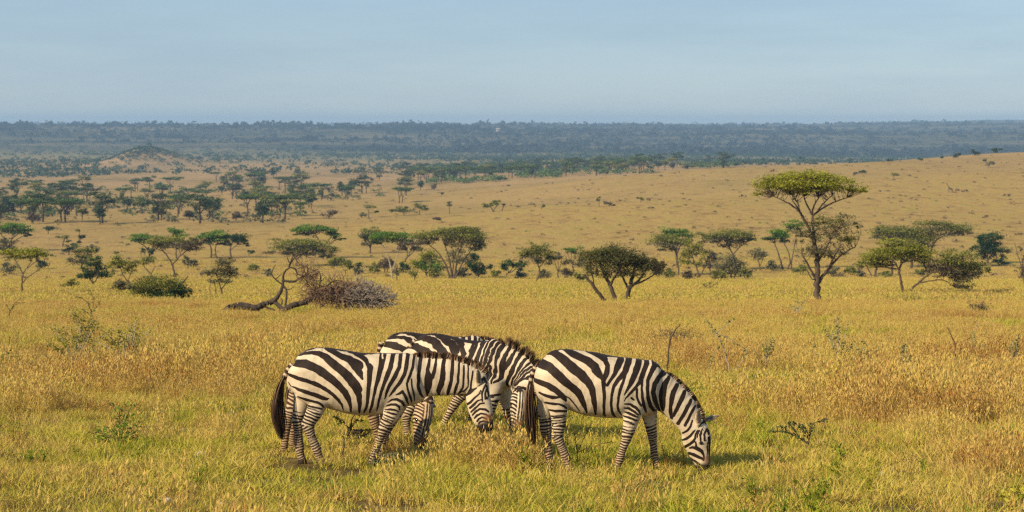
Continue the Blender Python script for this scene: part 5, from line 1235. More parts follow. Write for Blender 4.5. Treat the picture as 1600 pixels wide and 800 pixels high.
    # forelock
    # tail: striped dock and a long dark tassel
    tp = np.array([[*px(*t[:3]), t[3] / s] for t in tail['dock']]); tp = smooth_line(tp, 5)
    mb = MB(); sgm = np.arange(len(tp)); nring = 8
    mb.tube(tp[:, :3], tp[:, 3], nring, cap=False)
    hv = np.repeat(np.where((sgm // 2) % 2 == 0, .85, .08), nring); mb.a[-1] = hv[:len(mb.v[-1])]
    hp = np.array([[*px(*t[:3]), t[3] / s] for t in tail['hair']]); hp = smooth_line(hp, 6)
    nb = 520; t0 = rng.random(nb) ** 1.3 * .55
    for j in range(nb):
        a = t0[j]; e_ = min(1.0, a + rng.uniform(.35, .75)); tt = np.linspace(a, e_, 6) * (len(hp) - 1)
        ii = np.minimum(tt.astype(int), len(hp) - 2); fr = (tt - ii)[:, None]
        c = hp[ii] * (1 - fr) + hp[ii + 1] * fr
        o = rng.normal(0, .44, 3) * [1, 1, .1]
        pth = c[:, :3] + o * c[:, 3:4] * np.linspace(.7, 1.0, 6)[:, None]
        wv = np.array([math.cos(j), math.sin(j), 0]) * .0035
        wk = np.array([.6, 1, 1, 1, .8, .15])[:, None]
        V = np.stack([pth - wv * wk, pth + wv * wk], 1).reshape(-1, 3); Q = [[2 * r, 2 * r + 1, 2 * r + 3, 2 * r + 2] for r in range(5)]
        outer = o[0] < -.1 and rng.random() < .65 - tail_dark
        hb = rng.uniform(.45, .8) if outer and a < .35 else rng.uniform(.10, .48)
        mb.add(V, Q, None, np.repeat(np.linspace(hb, max(0, hb * .4 + rng.uniform(-.05, .3)), 6), 2))
    mb.build('tail', 'zebra_hair', root, smooth=True)
    return root

if ZEB:
    LE = [ # near fore, far fore, near hind, far hind
        [(992,606,-18,26,13),(988,638,-19,15,11),(983,660,-19,11,9),(977.5,682,-18,8,7.5),(972,698,-18,5.8,5),(967,715,-18,6.6,5.6),(964,724,-18,5.4,4.8),(962,736,-18,6.8,6.2)],
        [(1012,608,18,24,12),(1014,642,18,14,11),(1017,662,17,10,9),(1020,682,17,7.6,7),(1022,700,17,5.5,5),(1024,717,17,6.4,5.4),(1026,726,17,5.3,4.8),(1028,737,17,6.6,6)],
        [(866,584,-14,30,18),(866,610,-18,21,15),(872,638,-19,14,11),(873,660,-18,10.5,8.5),(870,676,-17,9,7),(876,692,-17,6.2,5.4),(883,710,-17,6.8,5.8),(887,721,-17,5.4,5),(891,734,-17,7,6.4)],
        [(862,588,14,26,16),(854,616,17,16,13),(851,640,18,12,10),(852,658,18,10,8),(853,674,17,9,7),(856,694,17,6,5.4),(858,715,17,6.6,5.8),(859,725,17,5.4,5),(861,737,17,7,6.4)]]
    zebra('zebra', 'zebra standing apart on the right with its head down to the grass', 960, 738, TOR_E, NECK_E, HEAD_E, 12, LE, 'E',
          {'dock': [(837,573,0,4.5),(832,583,0,4),(829,596,0,3.6),(828,612,0,3)], 'hair': [(831,588,0,3.5),(828,606,0,7),(828,628,0,9.5),(829,650,0,10),(831,672,0,8),(834,694,0,4)]},
          [((1090,661,-13),(1088,638,-20),6.2,(.35,-1,.1)), ((1099,658,10),(1125,651,15),4.8,(.1,-1,.5))], [(1094,690.5,-13),(1099,690,13)], (1, 6, 6.5, 1700, 0), own=True)
    LA = [
        [(625,600,-18,26,13),(619,628,-20,15,11),(612,646,-19,11.5,9),(604,661,-18,9.5,8),(598,674,-18,7.6,7),(592.5,690,-18,5.6,5),(587,704,-18,6.4,5.6),(584,713,-18,5.3,4.8),(582,724,-18,6.8,6.2)],
        [(630,604,18,24,12),(624,632,18,13,11),(616,650,17,10.5,9),(606,669,17,7.8,7),(599,686,17,5.5,5),(594,702,17,6.3,5.5),(591,712,17,5.3,4.8),(589,724,17,6.6,6)],
        [(482,578,-14,30,18),(487,602,-18,27,14),(501,622,-19,16,11),(494,640,-19,13,9.5),(483,660,-18,9.8,7.5),(489,680,-17,6.4,5.6),(497,700,-17,7,6),(501,711,-17,5.5,5),(505,722,-17,7.2,6.5)],
        [(480,583,13,26,16),(476,610,17,18,14),(470,636,17,13,10),(464,658,17,9.5,7.5),(465,680,16,6.4,5.6),(467,702,16,6.9,6),(468,713,16,5.5,5),(471,725,16,7.2,6.5)]]
    zebra('zebra', 'nearest zebra on the left, side on with its neck level and head hanging', 555, 726, TOR_A, NECK_A, HEAD_A, 25, LA, 'A',
          {'dock': [(458,568,0,4.5),(452,577,0,4.5),(446,588,0,4),(441,600,0,3.4)], 'hair': [(447,584,0,4),(440,600,0,8),(435,622,0,11),(434,645,0,12),(437,664,0,10),(441,686,0,5)]},
          [((748,599,-13),(747,574,-20),5.8,(.4,-1,.1)), ((757,597,10),(764,582,14),4.6,(.3,-1,.2))], [(760,620,-15),(770,619,6)], (0, 5, 12, 2400, .3), own=True)
    # second row: turned a little towards the camera, face hidden in the grass
    def sim(tor, f, g_, hw): return [(f(x), g_(t), g_(b), h_ * hw) for x, t, b, h_ in tor]
    fx = lambda x: 641 + (x - 454) * .745; fy = lambda y: 688 - (726 - y) * .905
    TB = sim(TOR_A, fx, fy, .88); latB = lambda x: -(x - 710) * .42
    LB = [
        [(768,590,-52,22,12),(769,612,-54,13,10),(765,632,-54,9.5,8),(760,648,-54,7,6.5),(755,662,-54,5,4.6),(751,675,-54,5.8,5),(750,682,-54,4.8,4.4),(749,691,-54,6,5.6)],
        [(784,590,-22,22,12),(788,612,-22,13,10),(792,630,-22,9.5,8),(794,645,-22,7,6.4),(798,660,-22,5,4.6),(803,673,-22,5.8,5),(805,680,-22,4.8,4.4),(808,687,-22,6,5.6)],
        [(652,560,14,26,16),(650,590,12,20,13),(652,612,11,13,10),(644,634,11,9,7.5),(635,650,11,8,6.2),(635,666,11,5.2,4.8),(636,678,11,5.8,5),(637,688,11,6,5.6)],
        [(656,560,44,24,15),(660,590,46,18,12),(664,612,46,12,10),(656,640,46,8,6.5),(650,655,46,7,6),(651,670,46,5,4.6),(652,682,46,6,5.6)]]
    zebra('zebra', 'zebra behind the two front zebras with spiky raised mane and face turned to the viewer', 710, 688, TB,
          [(770,563,-30,36,24),(792,566,-42,31,17),(812,573,-52,27,14),(823,583,-64,22,12.5),(821,594,-80,18,12),(815,602,-90,16,11)],
          [(812,600,-90,15,10.5),(810,616,-97,17,11.5),(809,632,-101,15,10),(809,645,-104,12,8.5),(810,654,-105,9.5,7.8),(810,658,-105,7,6)], 62, LB, 'A',
          {'dock': [(648,534,30,4),(640,544,32,4),(634,556,32,3.6),(631,572,32,3)], 'hair': [(632,562,32,3.4),(630,578,32,6),(630,596,32,7),(631,618,32,7),(632,640,32,4)]},
          [((806,600,-90),(799,590,-92),4.6,(.2,-1,.3)), ((818,600,-88),(829,594,-86),4.6,(.3,-1,.3))], [(802,619,-100),(817,618,-98)], (0, 5, 17, 2600, 1.0), tor_lat=latB, face=True, ink=1.2)
    fx = lambda x: 595 + (x - 454) * .80; fy = lambda y: 668 - (726 - y) * .815
    LC = [
        [(742,580,-12,20,11),(732,604,-14,12,9),(716,621,-14,8.5,7.5),(707,636,-14,6.4,6),(700,648,-14,4.6,4.2),(695,657,-14,5.4,4.6),(692,662,-14,4.4,4),(690,669,-14,5.6,5.2)],
        [(746,582,14,20,11),(744,608,14,12,9),(741,624,14,8.5,7.5),(738,638,14,6.4,6),(736,650,14,4.6,4.2),(735,660,14,5.4,4.6),(736,669,14,5.6,5.2)],
        [(618,560,-12,22,14),(618,590,-14,18,12),(620,612,-14,11,9),(608,636,-14,7.5,6),(606,650,-14,4.8,4.4),(607,660,-14,5.4,4.6),(608,668,-14,5.6,5.2)],
        [(616,560,12,22,14),(612,590,14,17,12),(608,612,14,10,8.5),(598,636,14,7.5,6),(596,650,14,4.8,4.4),(597,660,14,5.4,4.6),(598,668,14,5.6,5.2)]]
    zebra('zebra', 'farthest zebra of the herd, only its rump showing beyond the spiky-maned one', 670, 668, sim(TOR_A, fx, fy, .8),
          [(742,556,0,30,20),(760,556,3,25,14),(775,560,8,22,12),(786,566,14,19,11),(792,570,18,16,10),(795,574,22,14,9.5)],
          [(795,573,22,13,9),(796,588,30,16,10.5),(796,602,36,14,9),(796,614,42,11,7.5),(796,621,45,9,7),(796,624,46,7,6)], -40, LC, 'A',
          {'dock': [(597,534,0,4.2),(594,544,0,4),(593,554,0,3.4),(594,566,0,3)], 'hair': [(594,548,0,3.4),(595,562,0,6),(597,580,0,7),(599,600,0,7),(601,622,0,4)]},
          [((796,576,16),(790,562,14),4.2,(.2,-1,.1)), ((800,574,28),(802,560,30),4.2,(.2,-1,.1))], [(800,588,22),(800,588,40)], (0, 5, 8, 1200, .4), ink=.4)
    fx = lambda x: 454 + (x - 833) * .78; fy = lambda y: 708 - (738 - y) * .785
    LD_ = [
        [(582,612,-12,19,10),(583,636,-13,11,9),(586,654,-13,8,7),(590,669,-13,6.4,6),(592,682,-13,4.6,4.2),(592,694,-13,5.4,4.8),(592,700,-13,4.4,4),(593,708,-13,5.6,5.2)],
        [(598,612,13,18,10),(600,636,13,10.5,9),(601,652,13,7.6,7),(602,667,13,6.2,5.8),(602,681,13,4.6,4.2),(601,694,13,5.4,4.6),(602,708,13,5.6,5.2)],
        [(478,596,-11,20,13),(468,614,-14,15,11),(459,635,-14,10,8.5),(452,652,-13,7.5,6.4),(450,664,-13,6.8,5.8),(448,682,-13,5,4.5),(446,695,-13,5.6,5),(446,701,-13,4.6,4.2),(448,708,-13,6,5.4)],
        [(478,598,11,20,13),(472,620,13,14,10.5),(465,640,13,9.5,8),(459,655,13,7,6),(457,668,13,6,5.4),(456,684,13,4.8,4.4),(456,697,13,5.5,4.8),(458,708,13,6,5.4)]]
    zebra('young_zebra', 'young brownish zebra almost hidden behind the nearest one, only its legs and grazing face showing', 545, 708, sim(TOR_E, fx, fy, .78),
          [(588,606,0,29,20),(600,605,0,26,17),(616,604,0,22,14),(634,605,-3,21,12),(650,611,-8,18,11),(660,618,-12,16,10.5),(665,626,-15,15,10.5)],
          [(666,624,-16,15,10.5),(662,645,-21,19.5,12.5),(660,665,-25,17,10.5),(658,683,-29,13,8.5),(657,694,-31,10.5,8),(657,699,-32,8,7)], 52, LD_, 'E',
          {'dock': [(458,588,0,3.6),(454,595,0,3.4),(452,604,0,3),(452,612,0,2.6)], 'hair': [(453,598,0,3),(452,612,0,4.5),(452,628,0,5),(453,646,0,5),(454,660,0,3)]},
          [((668,624,-20),(682,632,-24),4.8,(.4,-1,.2)), ((659,622,-28),(652,609,-30),4.4,(.2,-1,.2))], [(652.5,652,-31),(673,649,-12)], (0, 5, 7, 1200, .4), dusty=.75, tail_dark=.3, face=True)
# ------------------------------------------------------------------ small things on the ground
def shrub(name, label, cat, base, stems, pal, leaf=.03, per=14, spread=2.0, bark='bark', group=None, tip=.35, sides=5, loc_lat=0.0):
    g, s = ground(*base); Xb, Yb = base
    root = empty(name, g, label, cat, group)
    W = MB(); Lf = []
    for st in stems:
        a = np.array([[(q[0] - Xb) / s, (q[3] if len(q) > 3 else 0) / s, (Yb - q[1]) / s, q[2] / s] for q in st]); a = smooth_line(a, 4)
        a[1:-1, :3] += rng.normal(0, .5 / s, (len(a) - 2, 3))
        if abs(st[0][1] - Yb) < 2.5: a[0, 2] -= .08
        W.tube(a[:, :3], np.maximum(a[:, 3], .0035), sides)
        if per:
            n = max(3, int(per * np.linalg.norm(np.diff(a[:, :3], axis=0), axis=1).sum() * s / 10))
            t = (tip + (1 - tip) * rng.random(n)) * (len(a) - 1.001); i = t.astype(int); f = (t - i)[:, None]
            Lf.append(a[i, :3] * (1 - f) + a[i + 1, :3] * f + rng.normal(0, spread / s, (n, 3)) * [1, 1, .7])
    W.build('stem', bark, root, smooth=True)
    if Lf:
        P = np.concatenate(Lf); mb = MB(); mb.leaves(P, leaf, np.clip(rng.normal(.55, .22, len(P)), 0, 1), up=.5, aspect=.5); mb.build('leaves', 'leaf_' + pal, root)
    return root
def fan(base, n, w, h, r=.8, dep=None, lean=0.0, low=.45):
    out = []
    for i in range(n):
        t = (i + random.random()) / n * 2 - 1
        hh = h * random.uniform(low, 1.0) * (1 - .35 * t * t)
        lat = random.uniform(-1, 1) * (dep if dep is not None else w * .45)
        tx = base[0] + t * w / 2 + lean * hh
        mid = (base[0] + (tx - base[0]) * .38 + random.uniform(-2, 2), base[1] - hh * .55, r * .75, lat * .4)
        out.append([(base[0] + t * 3, base[1], r, lat * .1), mid, (tx, base[1] - hh, r * .35, lat)])
        if random.random() < .8:
            out.append([mid, (mid[0] + random.uniform(-.12, .12) * w, mid[1] - hh * .25, r * .4, lat * .7), (mid[0] + random.uniform(-.25, .25) * w, mid[1] - hh * .42, r * .25, lat * .9)])
    return out

if PROPS:
    # fallen tree
    q = lambda *pts: [(330 + x / 5.333, 370 + y / 5.333, r / 5.333, lat) for x, y, r, lat in pts]
    fb = (400, 493); g, s = ground(*fb)
    root = empty('fallen_tree', g, 'fallen dead tree with dark twisted trunk and a mound of grey-brown leafless twigs', 'fallen tree')
    def P3(st): return smooth_line(np.array([[(p[0] - fb[0]) / s, p[3] / s, (fb[1] - p[1]) / s, p[2] / s] for p in st]), 5)
    tb = MB()
    for st in (q((70,648,20,0),(110,622,28,0),(170,592,32,0),(250,577,32,0),(350,590,30,2),(430,570,27,2),(520,530,23,0),(560,490,18,-2),(590,430,14,-2),(600,390,12,-2),(602,340,10,-2),(620,285,8,-2),(665,250,6,-2)),
               q((575,628,24,-14),(640,587,26,-12),(700,565,24,-8),(780,545,22,-4),(840,510,19,0),(880,480,16,2),(940,450,13,4),(1040,430,9,6))):
        a = P3(st); W_ = a[:, :3] + np.random.default_rng(3).normal(0, .25, (len(a), 3)) * a[:, 3:4] * .6; tb.tube(W_, a[:, 3], 10)
    tb.build('trunk', 'bark_dark', root, smooth=True)
    for st in (q((660,252,7,-2),(700,265,7,-2),(720,310,6,0),(712,325,4,0)), q((650,250,8,-2),(670,210,7,0),(700,170,6,2),(760,135,5,4),(830,118,3,6)), q((655,232,5,-2),(690,150,4,-4),(735,55,2,-6)), q((655,215,5,-2),(640,175,4,-2),(632,145,2,-2)),
               q((602,362,11,-2),(650,370,10,-2),(700,370,10,0),(740,345,8,2),(800,318,6,4)), q((590,392,7,-2),(550,360,6,-4),(512,315,5,-6),(520,270,4,-6),(545,225,2,-6)), q((540,350,4,-4),(572,325,4,-4),(596,296,2,-4)),
               q((602,402,9,-2),(630,440,9,-4),(632,500,9,-6),(622,580,10,-8)), q((430,572,10,2),(480,592,9,-2),(545,612,7,-6)), q((530,540,18,0),(580,580,18,-6),(620,602,14,-10)), q((590,560,8,-6),(596,530,6,-6),(588,512,3,-6)), q((640,440,4,-3),(670,430,3,-3),(690,415,2,-3)),
               q((880,480,9,2),(900,420,6,4),(910,340,5,6),(900,290,3,8)), q((940,450,9,4),(1000,380,7,6),(1080,370,5,8),(1150,420,3,8)), q((900,475,10,0),(1000,480,8,-8),(1120,500,6,-14),(1240,560,4,-18))):
        b_ = MB(); a = P3(st); b_.tube(a[:, :3], np.maximum(a[:, 3], .012), 7); b_.build('branch', 'bark_dark', root, smooth=True)
    tw = {'twig_brown': MB(), 'twig_grey': MB()}
    def twigs(n, roots, c, r, mat, side=.3):
        for i in range(n):
            d = rng.normal(size=3); d /= np.linalg.norm(d)
            p0 = np.array(c) + d * np.array(r) * rng.random() ** .6 * .95
            out_ = d * np.array([1, 1, 1.0]) * .8 + rng.normal(0, .75, 3) + np.array([side, 0, -.35]); out_ /= np.linalg.norm(out_)
            ln_ = rng.uniform(25, 85) * (r[0] + r[2]) / 330
            m = p0 + out_ * ln_ * .5 + rng.normal(0, ln_ * .10, 3); e = p0 + out_ * ln_ + np.array([0, 0, rng.uniform(0, .35) * ln_]) + rng.normal(0, ln_ * .1, 3)
            pts = smooth_line([p0, m, e], 3)
            if rng.random() < .16:
                b0 = np.array(roots[rng.integers(len(roots))], float); pts = np.vstack([b0, (b0 + p0) / 2 + rng.normal(0, 10, 3), pts])
            w3 = np.stack([(330 + pts[:, 0] / 5.333 - fb[0]) / s, pts[:, 1] / 5.333 / s, (fb[1] - 370 - pts[:, 2] / 5.333) / s], -1)
            w3[:, 2] = np.maximum(w3[:, 2], .04)
            tw[mat].tube(w3, np.linspace(.015, .006, len(w3)) * rng.uniform(.7, 1.35), 3, hue=.5, cap=False)
    twigs(230, [(760,0,330),(900,0,300),(800,0,420),(880,10,470)], (815,0,310), (118,95,200), 'twig_brown')
    twigs(720, [(940,0,450),(1040,0,440),(1000,0,520)], (1070,0,470), (235,140,160), 'twig_brown')
    twigs(330, [(840,0,520),(900,0,480)], (880,0,500), (170,110,95), 'twig_brown')
    twigs(820, [(1040,0,470),(1120,-20,520),(1200,20,520)], (1240,0,480), (190,150,135), 'twig_grey')
    twigs(520, [(1200,0,520),(1300,20,540)], (1400,0,510), (150,140,115), 'twig_grey')
    for k_, b_ in tw.items(): b_.build('twigs', k_, root)

    # saplings, shrubs, sticks
    shrub('leafy_shrub', 'yellow-green leafy shrub with pale bare stems, larger of the pair at left', 'shrub', (118, 578), fan((118,578), 15, 100, 100, .7, low=.55), 'sun', .034, 5, 3.5, 'bark_pale', tip=.45)
    shrub('leafy_shrub', 'yellow-green leafy shrub with one white dead stem, lower and wider one at left', 'shrub', (198, 572), fan((198,572), 15, 120, 84, .8, low=.5) + [[(203,572,1.2),(207,545,1.1),(212,503,.6)]], 'sun', .034, 5, 3.5, 'bark_pale', tip=.45)
    shrub('forb_patch', 'bright green leafy weeds at the left edge of the meadow', 'weeds', (22, 600), fan((22,600), 15, 110, 56, .4, low=.3), 'forb', .030, 4.5, 6, tip=.2)
    shrub('forb_patch', 'bright green leafy weed clump on its own in short grass left of the herd', 'weeds', (185, 700), fan((185,700), 11, 100, 74, .4, low=.3), 'forb', .026, 3.2, 6, tip=.25)
    shrub('forb_patch', 'small fresh green weed clump below the reddish bare stick', 'weeds', (1497, 618), fan((1497,618), 10, 62, 32, .5, low=.4), 'forb', .026, 7, 4.0, tip=.2)
    shrub('thorn_sapling', 'thorn sapling with an arching green branch above the yellow-green shrubs', 'sapling', (146, 506), [[(146,506,.9),(143,488,.8),(137,472,.6),(126,465,.4),(118,464,.3)], [(143,488,.6),(152,478,.5),(158,468,.3)], [(144,495,.6),(133,486,.5),(128,483,.3)], [(143,488,.6),(147,470,.4),(141,453,.3)]], 'olive', .04, 9, 1.6)
    shrub('thorn_sapling', 'small twiggy sapling near the left edge, under the clear-standing acacia', 'sapling', (13, 503), [[(13,503,.8),(16,488,.7),(22,476,.5),(34,464,.3)], [(16,488,.6),(10,474,.3)], [(20,480,.5),(28,474,.3),(36,472,.3)]], 'olive', .04, 6, 1.6)
    shrub('thorn_shrub', 'low blue-green thorn shrub with one long branch reaching left, right of the grazing zebra', 'shrub', (1263, 706),
          [[(1263,706,1.3),(1262,694,1.2),(1249,684,1.0),(1232,676,.8),(1216,674,.6),(1203,674,.4)], [(1249,684,.9),(1238,668,.7),(1230,660,.5)], [(1262,694,1.1),(1265,680,.9),(1266,668,.7),(1272,660,.5),(1293,655,.3)], [(1256,688,.8),(1254,672,.6),(1243,662,.4),(1236,658,.3)], [(1264,688,.8),(1256,672,.5,6)], [(1232,676,.7),(1226,668,.5,4),(1214,668,.3,6)], [(1265,682,.8),(1258,670,.6,-5),(1252,662,.4,-7)]],
          'blue', .017, 15, 1.9, 'bark_dark', tip=.25)
    sp = [((1310,582), 92, 60, 'tall sparse grey-green thorn sapling, the highest on the right meadow'), ((1277,580), 52, 26, 'slim pale-stemmed sapling just left of the highest sapling'), ((1348,584), 60, 40, 'sparse thorn sapling just right of the highest sapling'), ((1413,594), 62, 44, 'pale-stemmed sapling left of the reddish bare stick'),
          ((1196,584), 66, 42, 'sparse thorn sapling between the bent thorn branch and the pale slim sapling'), ((1520,572), 76, 40, 'thin thorn sapling just right of the reddish bare stick'), ((1588,588), 92, 36, 'tall thin thorn sapling at the right edge'), ((1245,498), 40, 26, 'green leafy sprig near the foot of the lone acacia')]
    for b, h_, w_, lb in sp:
        green = 'sprig' in lb
        shrub('thorn_sapling', lb, 'sapling', b, fan(b, 5 if h_ > 55 else 4, w_, h_, .8, low=.55), 'forb' if green else 'olive', .030, 4.5 if not green else 7, 2.0, 'bark_pale', tip=.4)
    shrub('thorn_sapling', 'bent thorn branch arching left behind the grazing zebra head', 'sapling', (1140, 588), [[(1140,588,1.1),(1136,562,1.0),(1128,538,.8),(1118,520,.6),(1106,503,.5),(1092,485,.3)], [(1118,522,.7),(1134,526,.6),(1150,536,.5),(1164,548,.3)], [(1140,588,.9),(1162,560,.6),(1168,542,.4)], [(1118,520,.6),(1138,506,.4),(1146,496,.3)], [(1104,590,.7),(1112,560,.5),(1124,540,.4)]], 'olive', .030, 4.5, 1.8, 'bark_pale', tip=.25)
    shrub('bare_stick', 'reddish-brown crooked bare stick standing in the right meadow', 'stick', (1488, 606), [[(1488,606,1.5),(1489.5,580,1.4),(1491.5,558,1.4),(1491,538,1.3),(1485,524,1.0),(1478,510,.6)]], 'olive', bark='bark_red', per=0, sides=7)
    shrub('bare_stick', 'pale bent bare stick standing behind the withers of the grazing zebra', 'stick', (1042, 586), [[(1042,586,1.5),(1044,560,1.4),(1046,536,1.3),(1052,520,1.1),(1062,506,.9)], [(1046,536,1.0),(1047,531,.8)]], 'olive', bark='bark', per=0, sides=7)
    shrub('thorn_sapling', 'small thorny sapling with a bare arching twig in front of the nearest zebra belly', 'sapling', (535, 722), [[(535,722,2.2),(537,700,2.1),(541,684,1.9),(546,674,1.9),(549,664,1.7)], [(549,664,1.2),(550,654,.9),(560,643,.7),(570,636,.4)], [(559,644,.5),(562,648,.3)], [(546,676,1.1),(541,662,.8),(530,654,.6),(522,650,.4)], [(548,670,1.0),(560,672,.7),(574,672,.6),(590,668,.4)], [(539,686,.9),(534,680,.6),(530,677,.4)], [(541,684,.7),(560,684,.5,-3),(578,674,.4,-4)], [(549,664,.7),(556,658,.5),(566,656,.4)], [(545,668,.7),(536,660,.5,4),(528,662,.3,6)]], 'olive', .020, 8, 2.2, 'bark', tip=.45)
    shrub('thorn_sapling', 'thin bare twig bush in front of the grazing zebra hind legs', 'sapling', (901, 732), [[(901,732,.9),(902,712,.8),(900,690,.6),(896,664,.4)], [(902,706,.6),(920,700,.5),(944,692,.4),(962,690,.3)], [(901,712,.5),(910,690,.3),(924,660,.3)]], 'olive', .018, 2, 2.0, 'bark_red', tip=.5)
    shrub('sage_bush', 'low grey-green bushy herb at the front hooves of the nearest zebra', 'shrub', (610, 726), fan((610,726), 14, 74, 22, .5, low=.5), 'sage', .017, 11, 2.6, 'bark', tip=.15)
    shrub('dry_bush', 'brown dry twiggy tussock behind the pale bent stick', 'shrub', (1062, 546), fan((1062,546), 44, 96, 38, .4, low=.2), 'brown', .022, 7, 3.0, 'bark', tip=.08)
    shrub('dry_bush', 'brown dry twiggy tussock far right below the whitish-trunked acacia', 'shrub', (1528, 492), fan((1528,492), 22, 46, 24, .5, low=.4), 'brown', .04, 10, 3.0, 'bark', tip=.3)
    shrub('dry_bush', 'brown dry tussock low between the yellow-green shrubs and the herd', 'shrub', (325, 600), fan((325,600), 18, 60, 40, .4, low=.4), 'olive', .03, 8, 3.0, 'bark', tip=.3)
    shrub('dry_bush', 'small dark-brown dead clump behind the thorny sapling at the zebra belly', 'shrub', (561, 690), fan((561,690), 26, 26, 22, .5, low=.5), 'brown', .02, 22, 2.2, 'bark', tip=.1)
    shrub('dead_branch', 'low heap of dead brown branches in front of the round grey-green bush', 'dead branch', (1106, 452), [[(1092,452,.8),(1102,448,.7),(1114,441,.4)], [(1100,453,.8),(1112,447,.6),(1124,440,.3)], [(1106,452,.7),(1100,445,.5),(1096,442,.3)], [(1112,451,.7),(1108,444,.4)], [(1095,451,.6),(1092,446,.4)]], 'dark', .10, 5, 2.0, 'bark', tip=.0)

    import bmesh
    def stone(label, X, Y, w_, h_, seed):
        g, s = ground(X, Y)
        bm = bmesh.new(); bmesh.ops.create_icosphere(bm, subdivisions=3, radius=1)
        r_ = np.random.default_rng(seed); off = r_.random(3) * 20
        for v_ in bm.verts:
            c_ = v_.co; k_ = .72 + .5 * float(vnoise(c_.x * 1.6 + off[0], c_.y * 1.6 + c_.z * 1.3 + off[1], seed)) + .16 * float(vnoise(c_.x * 4 + off[2], c_.z * 4 + c_.y * 3, seed + 1))
            v_.co = c_ * k_
        me = bpy.data.meshes.new('stone'); bm.to_mesh(me); bm.free(); me.materials.append(MATS['stone'])
        o = bpy.data.objects.new('stone', me); COL.objects.link(o); o.location = g + np.array([0, 0, h_ * .4 / s]); o.scale = (w_ / 2 / s, w_ * .4 / s, h_ * .9 / s)
        o.rotation_euler = (0, 0, r_.random() * .8); tag(o, label, 'stone', 'pale stones in the grass')
    for i_, (X, Y, w_, h_, lb) in enumerate(((315,713,15,7,'pale stone in the short grass left of the nearest zebra tail'), (345,790,11,4,'flat pale stone at the bottom edge, lower left'), (262,786,14,6,'chipped pale stone at the bottom edge left of the flat one'), (1378,744,13,5,'whitish stone in the grass lower right'), (1180,612,14,3,'flat white stone behind the grazing zebra ears'), (1214,612,7,4,'small round white stone beside the flat white one'), (786,686,10,5,'whitish stone by the foreleg of the spiky-maned zebra'), (757,678,7,4,'small pale stone under the hanging muzzle'), (285,676,10,5,'dark-cracked stone near the lone green weed clump'), (512,722,9,4,'small pale stone by the nearest zebra hind hoof'), (1148,744,9,4,'pale pebble right of the grazing muzzle'), (1054,716,8,4,'pale pebble between the grazing zebra foreleg and muzzle'))):
        stone(lb, X, Y, w_, h_, 100 + i_)

    # giraffe far up the slope
    gb = (1485, 301.5); g, s = ground(*gb)
    pg = lambda rows: np.array([[(x - gb[0]) / s, l_ / s, (gb[1] - y) / s, ra / s, rb / s] for x, y, l_, ra, rb in rows])
    ya = np.array([0., 1, 0])
    rows = [[(1478.0,287.2,0,.32,.22),(1478.9,286.3,0,.5,.34),(1479.4,286.2,0,.42,.34)], [(1479.2,286.4,0,.45,.34),(1480.6,289.2,0,.5,.4),(1482.3,292.3,0,.85,.5),(1483.2,294,0,1.2,.6)],
            [(1482.2,294,0,1.1,.6),(1484,294.3,0,1.55,.9),(1486,295.2,0,1.4,.9),(1487.6,296,0,1.0,.7)]]
    for lx, l_ in ((1482.4, -.45), (1482.7, .45)): rows.append([(lx,295,l_,.55,.3),(lx-.3,297.6,l_,.34,.26),(lx-.6,300.2,l_,.26,.22),(lx-.7,301.6,l_,.3,.26)])
    for lx, l_ in ((1487.2, -.45), (1487.0, .45)): rows.append([(lx,296,l_,.7,.34),(lx+.5,298,l_,.4,.28),(lx+.7,300.4,l_,.26,.22),(lx+1.0,301.6,l_,.3,.26)])
    rows.append([(1479.2,286.0,-.14,.1,.1),(1479.3,285.3,-.16,.12,.12)]); rows.append([(1479.2,286.0,.14,.1,.1),(1479.3,285.3,.16,.12,.12)])
    v, q_ = skin([(pg(r_), ya, .25 / s, .7) for r_ in rows], .055)
    m, nt, out = nodes('giraffe_hide')
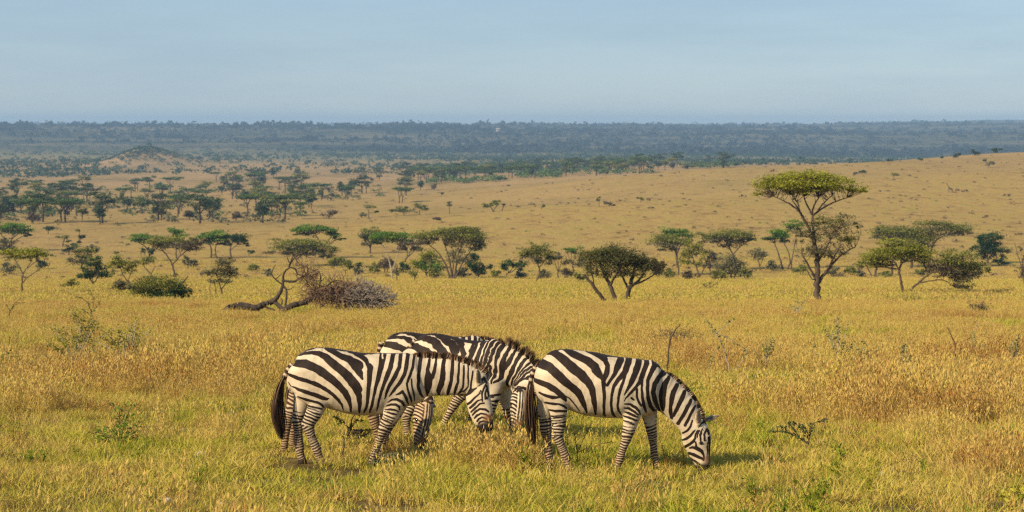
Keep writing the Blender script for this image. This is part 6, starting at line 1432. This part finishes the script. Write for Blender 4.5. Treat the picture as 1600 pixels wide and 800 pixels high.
    tx = N(nt, 'ShaderNodeTexCoord'); vo = nt.nodes.new('ShaderNodeTexVoronoi'); vo.feature = 'DISTANCE_TO_EDGE'; vo.inputs['Scale'].default_value = 2.6; L(nt, tx.outputs['Object'], vo.inputs['Vector'])
    c_ = ramp(nt, vo.outputs['Distance'], [(.03, (.20,.13,.075)), (.10, (.055,.026,.014))]); b = N(nt, 'ShaderNodeBsdfPrincipled', i_Roughness=.8); L(nt, c_, b.inputs['Base Color']); L(nt, b.outputs[0], out.inputs[0])
    groot = empty('giraffe', g, 'tiny distant giraffe walking left on the golden slope at right', 'giraffe')
    mesh_obj('body', v, q_, 'giraffe_hide', groot, smooth=True)
    mb = MB(); mb.tube(pg([(1488.1,295.6,0,.12,.1),(1488.6,297.2,0,.1,.1),(1488.7,299,0,.16,.1)])[:, :3], [.03, .025, .05], 5); mb.build('tail', 'bark_dark', groot)

    # pale lodge on the wooded plateau
    g, s = ground(779, 207)
    broot = empty('lodge', g + np.array([0, -8, 0]), 'tiny pale-roofed lodge among the far plateau woods', 'building')
    m, nt, out = nodes('lodge_wall'); b = N(nt, 'ShaderNodeBsdfPrincipled', i_Roughness=.9); tcx = N(nt, 'ShaderNodeTexCoord'); L(nt, ramp(nt, noise(nt, tcx.outputs['Object'], .6, 4), [(.3, (.20,.17,.14)), (.7, (.28,.24,.20))]), b.inputs['Base Color']); L(nt, b.outputs[0], out.inputs[0])
    m, nt, out = nodes('lodge_roof'); b = N(nt, 'ShaderNodeBsdfPrincipled', i_Roughness=.7); tcx = N(nt, 'ShaderNodeTexCoord'); L(nt, ramp(nt, noise(nt, tcx.outputs['Object'], .8, 4), [(.3, (.22,.19,.17)), (.7, (.34,.30,.27))]), b.inputs['Base Color']); L(nt, b.outputs[0], out.inputs[0])
    box_mesh('wall', (-6.5, -4, -2), (6.5, 4, 8.5), 'lodge_wall', broot)
    rv = [(-8,-5.5,8.4),(8,-5.5,8.4),(8,5.5,8.4),(-8,5.5,8.4),(-6,0,12.2),(6,0,12.2)]
    mesh_obj('roof', rv, [np.array([(0,1,5,4),(2,3,4,5),(0,3,2,1)]), np.array([(1,2,5),(3,0,4)])], 'lodge_roof', broot)
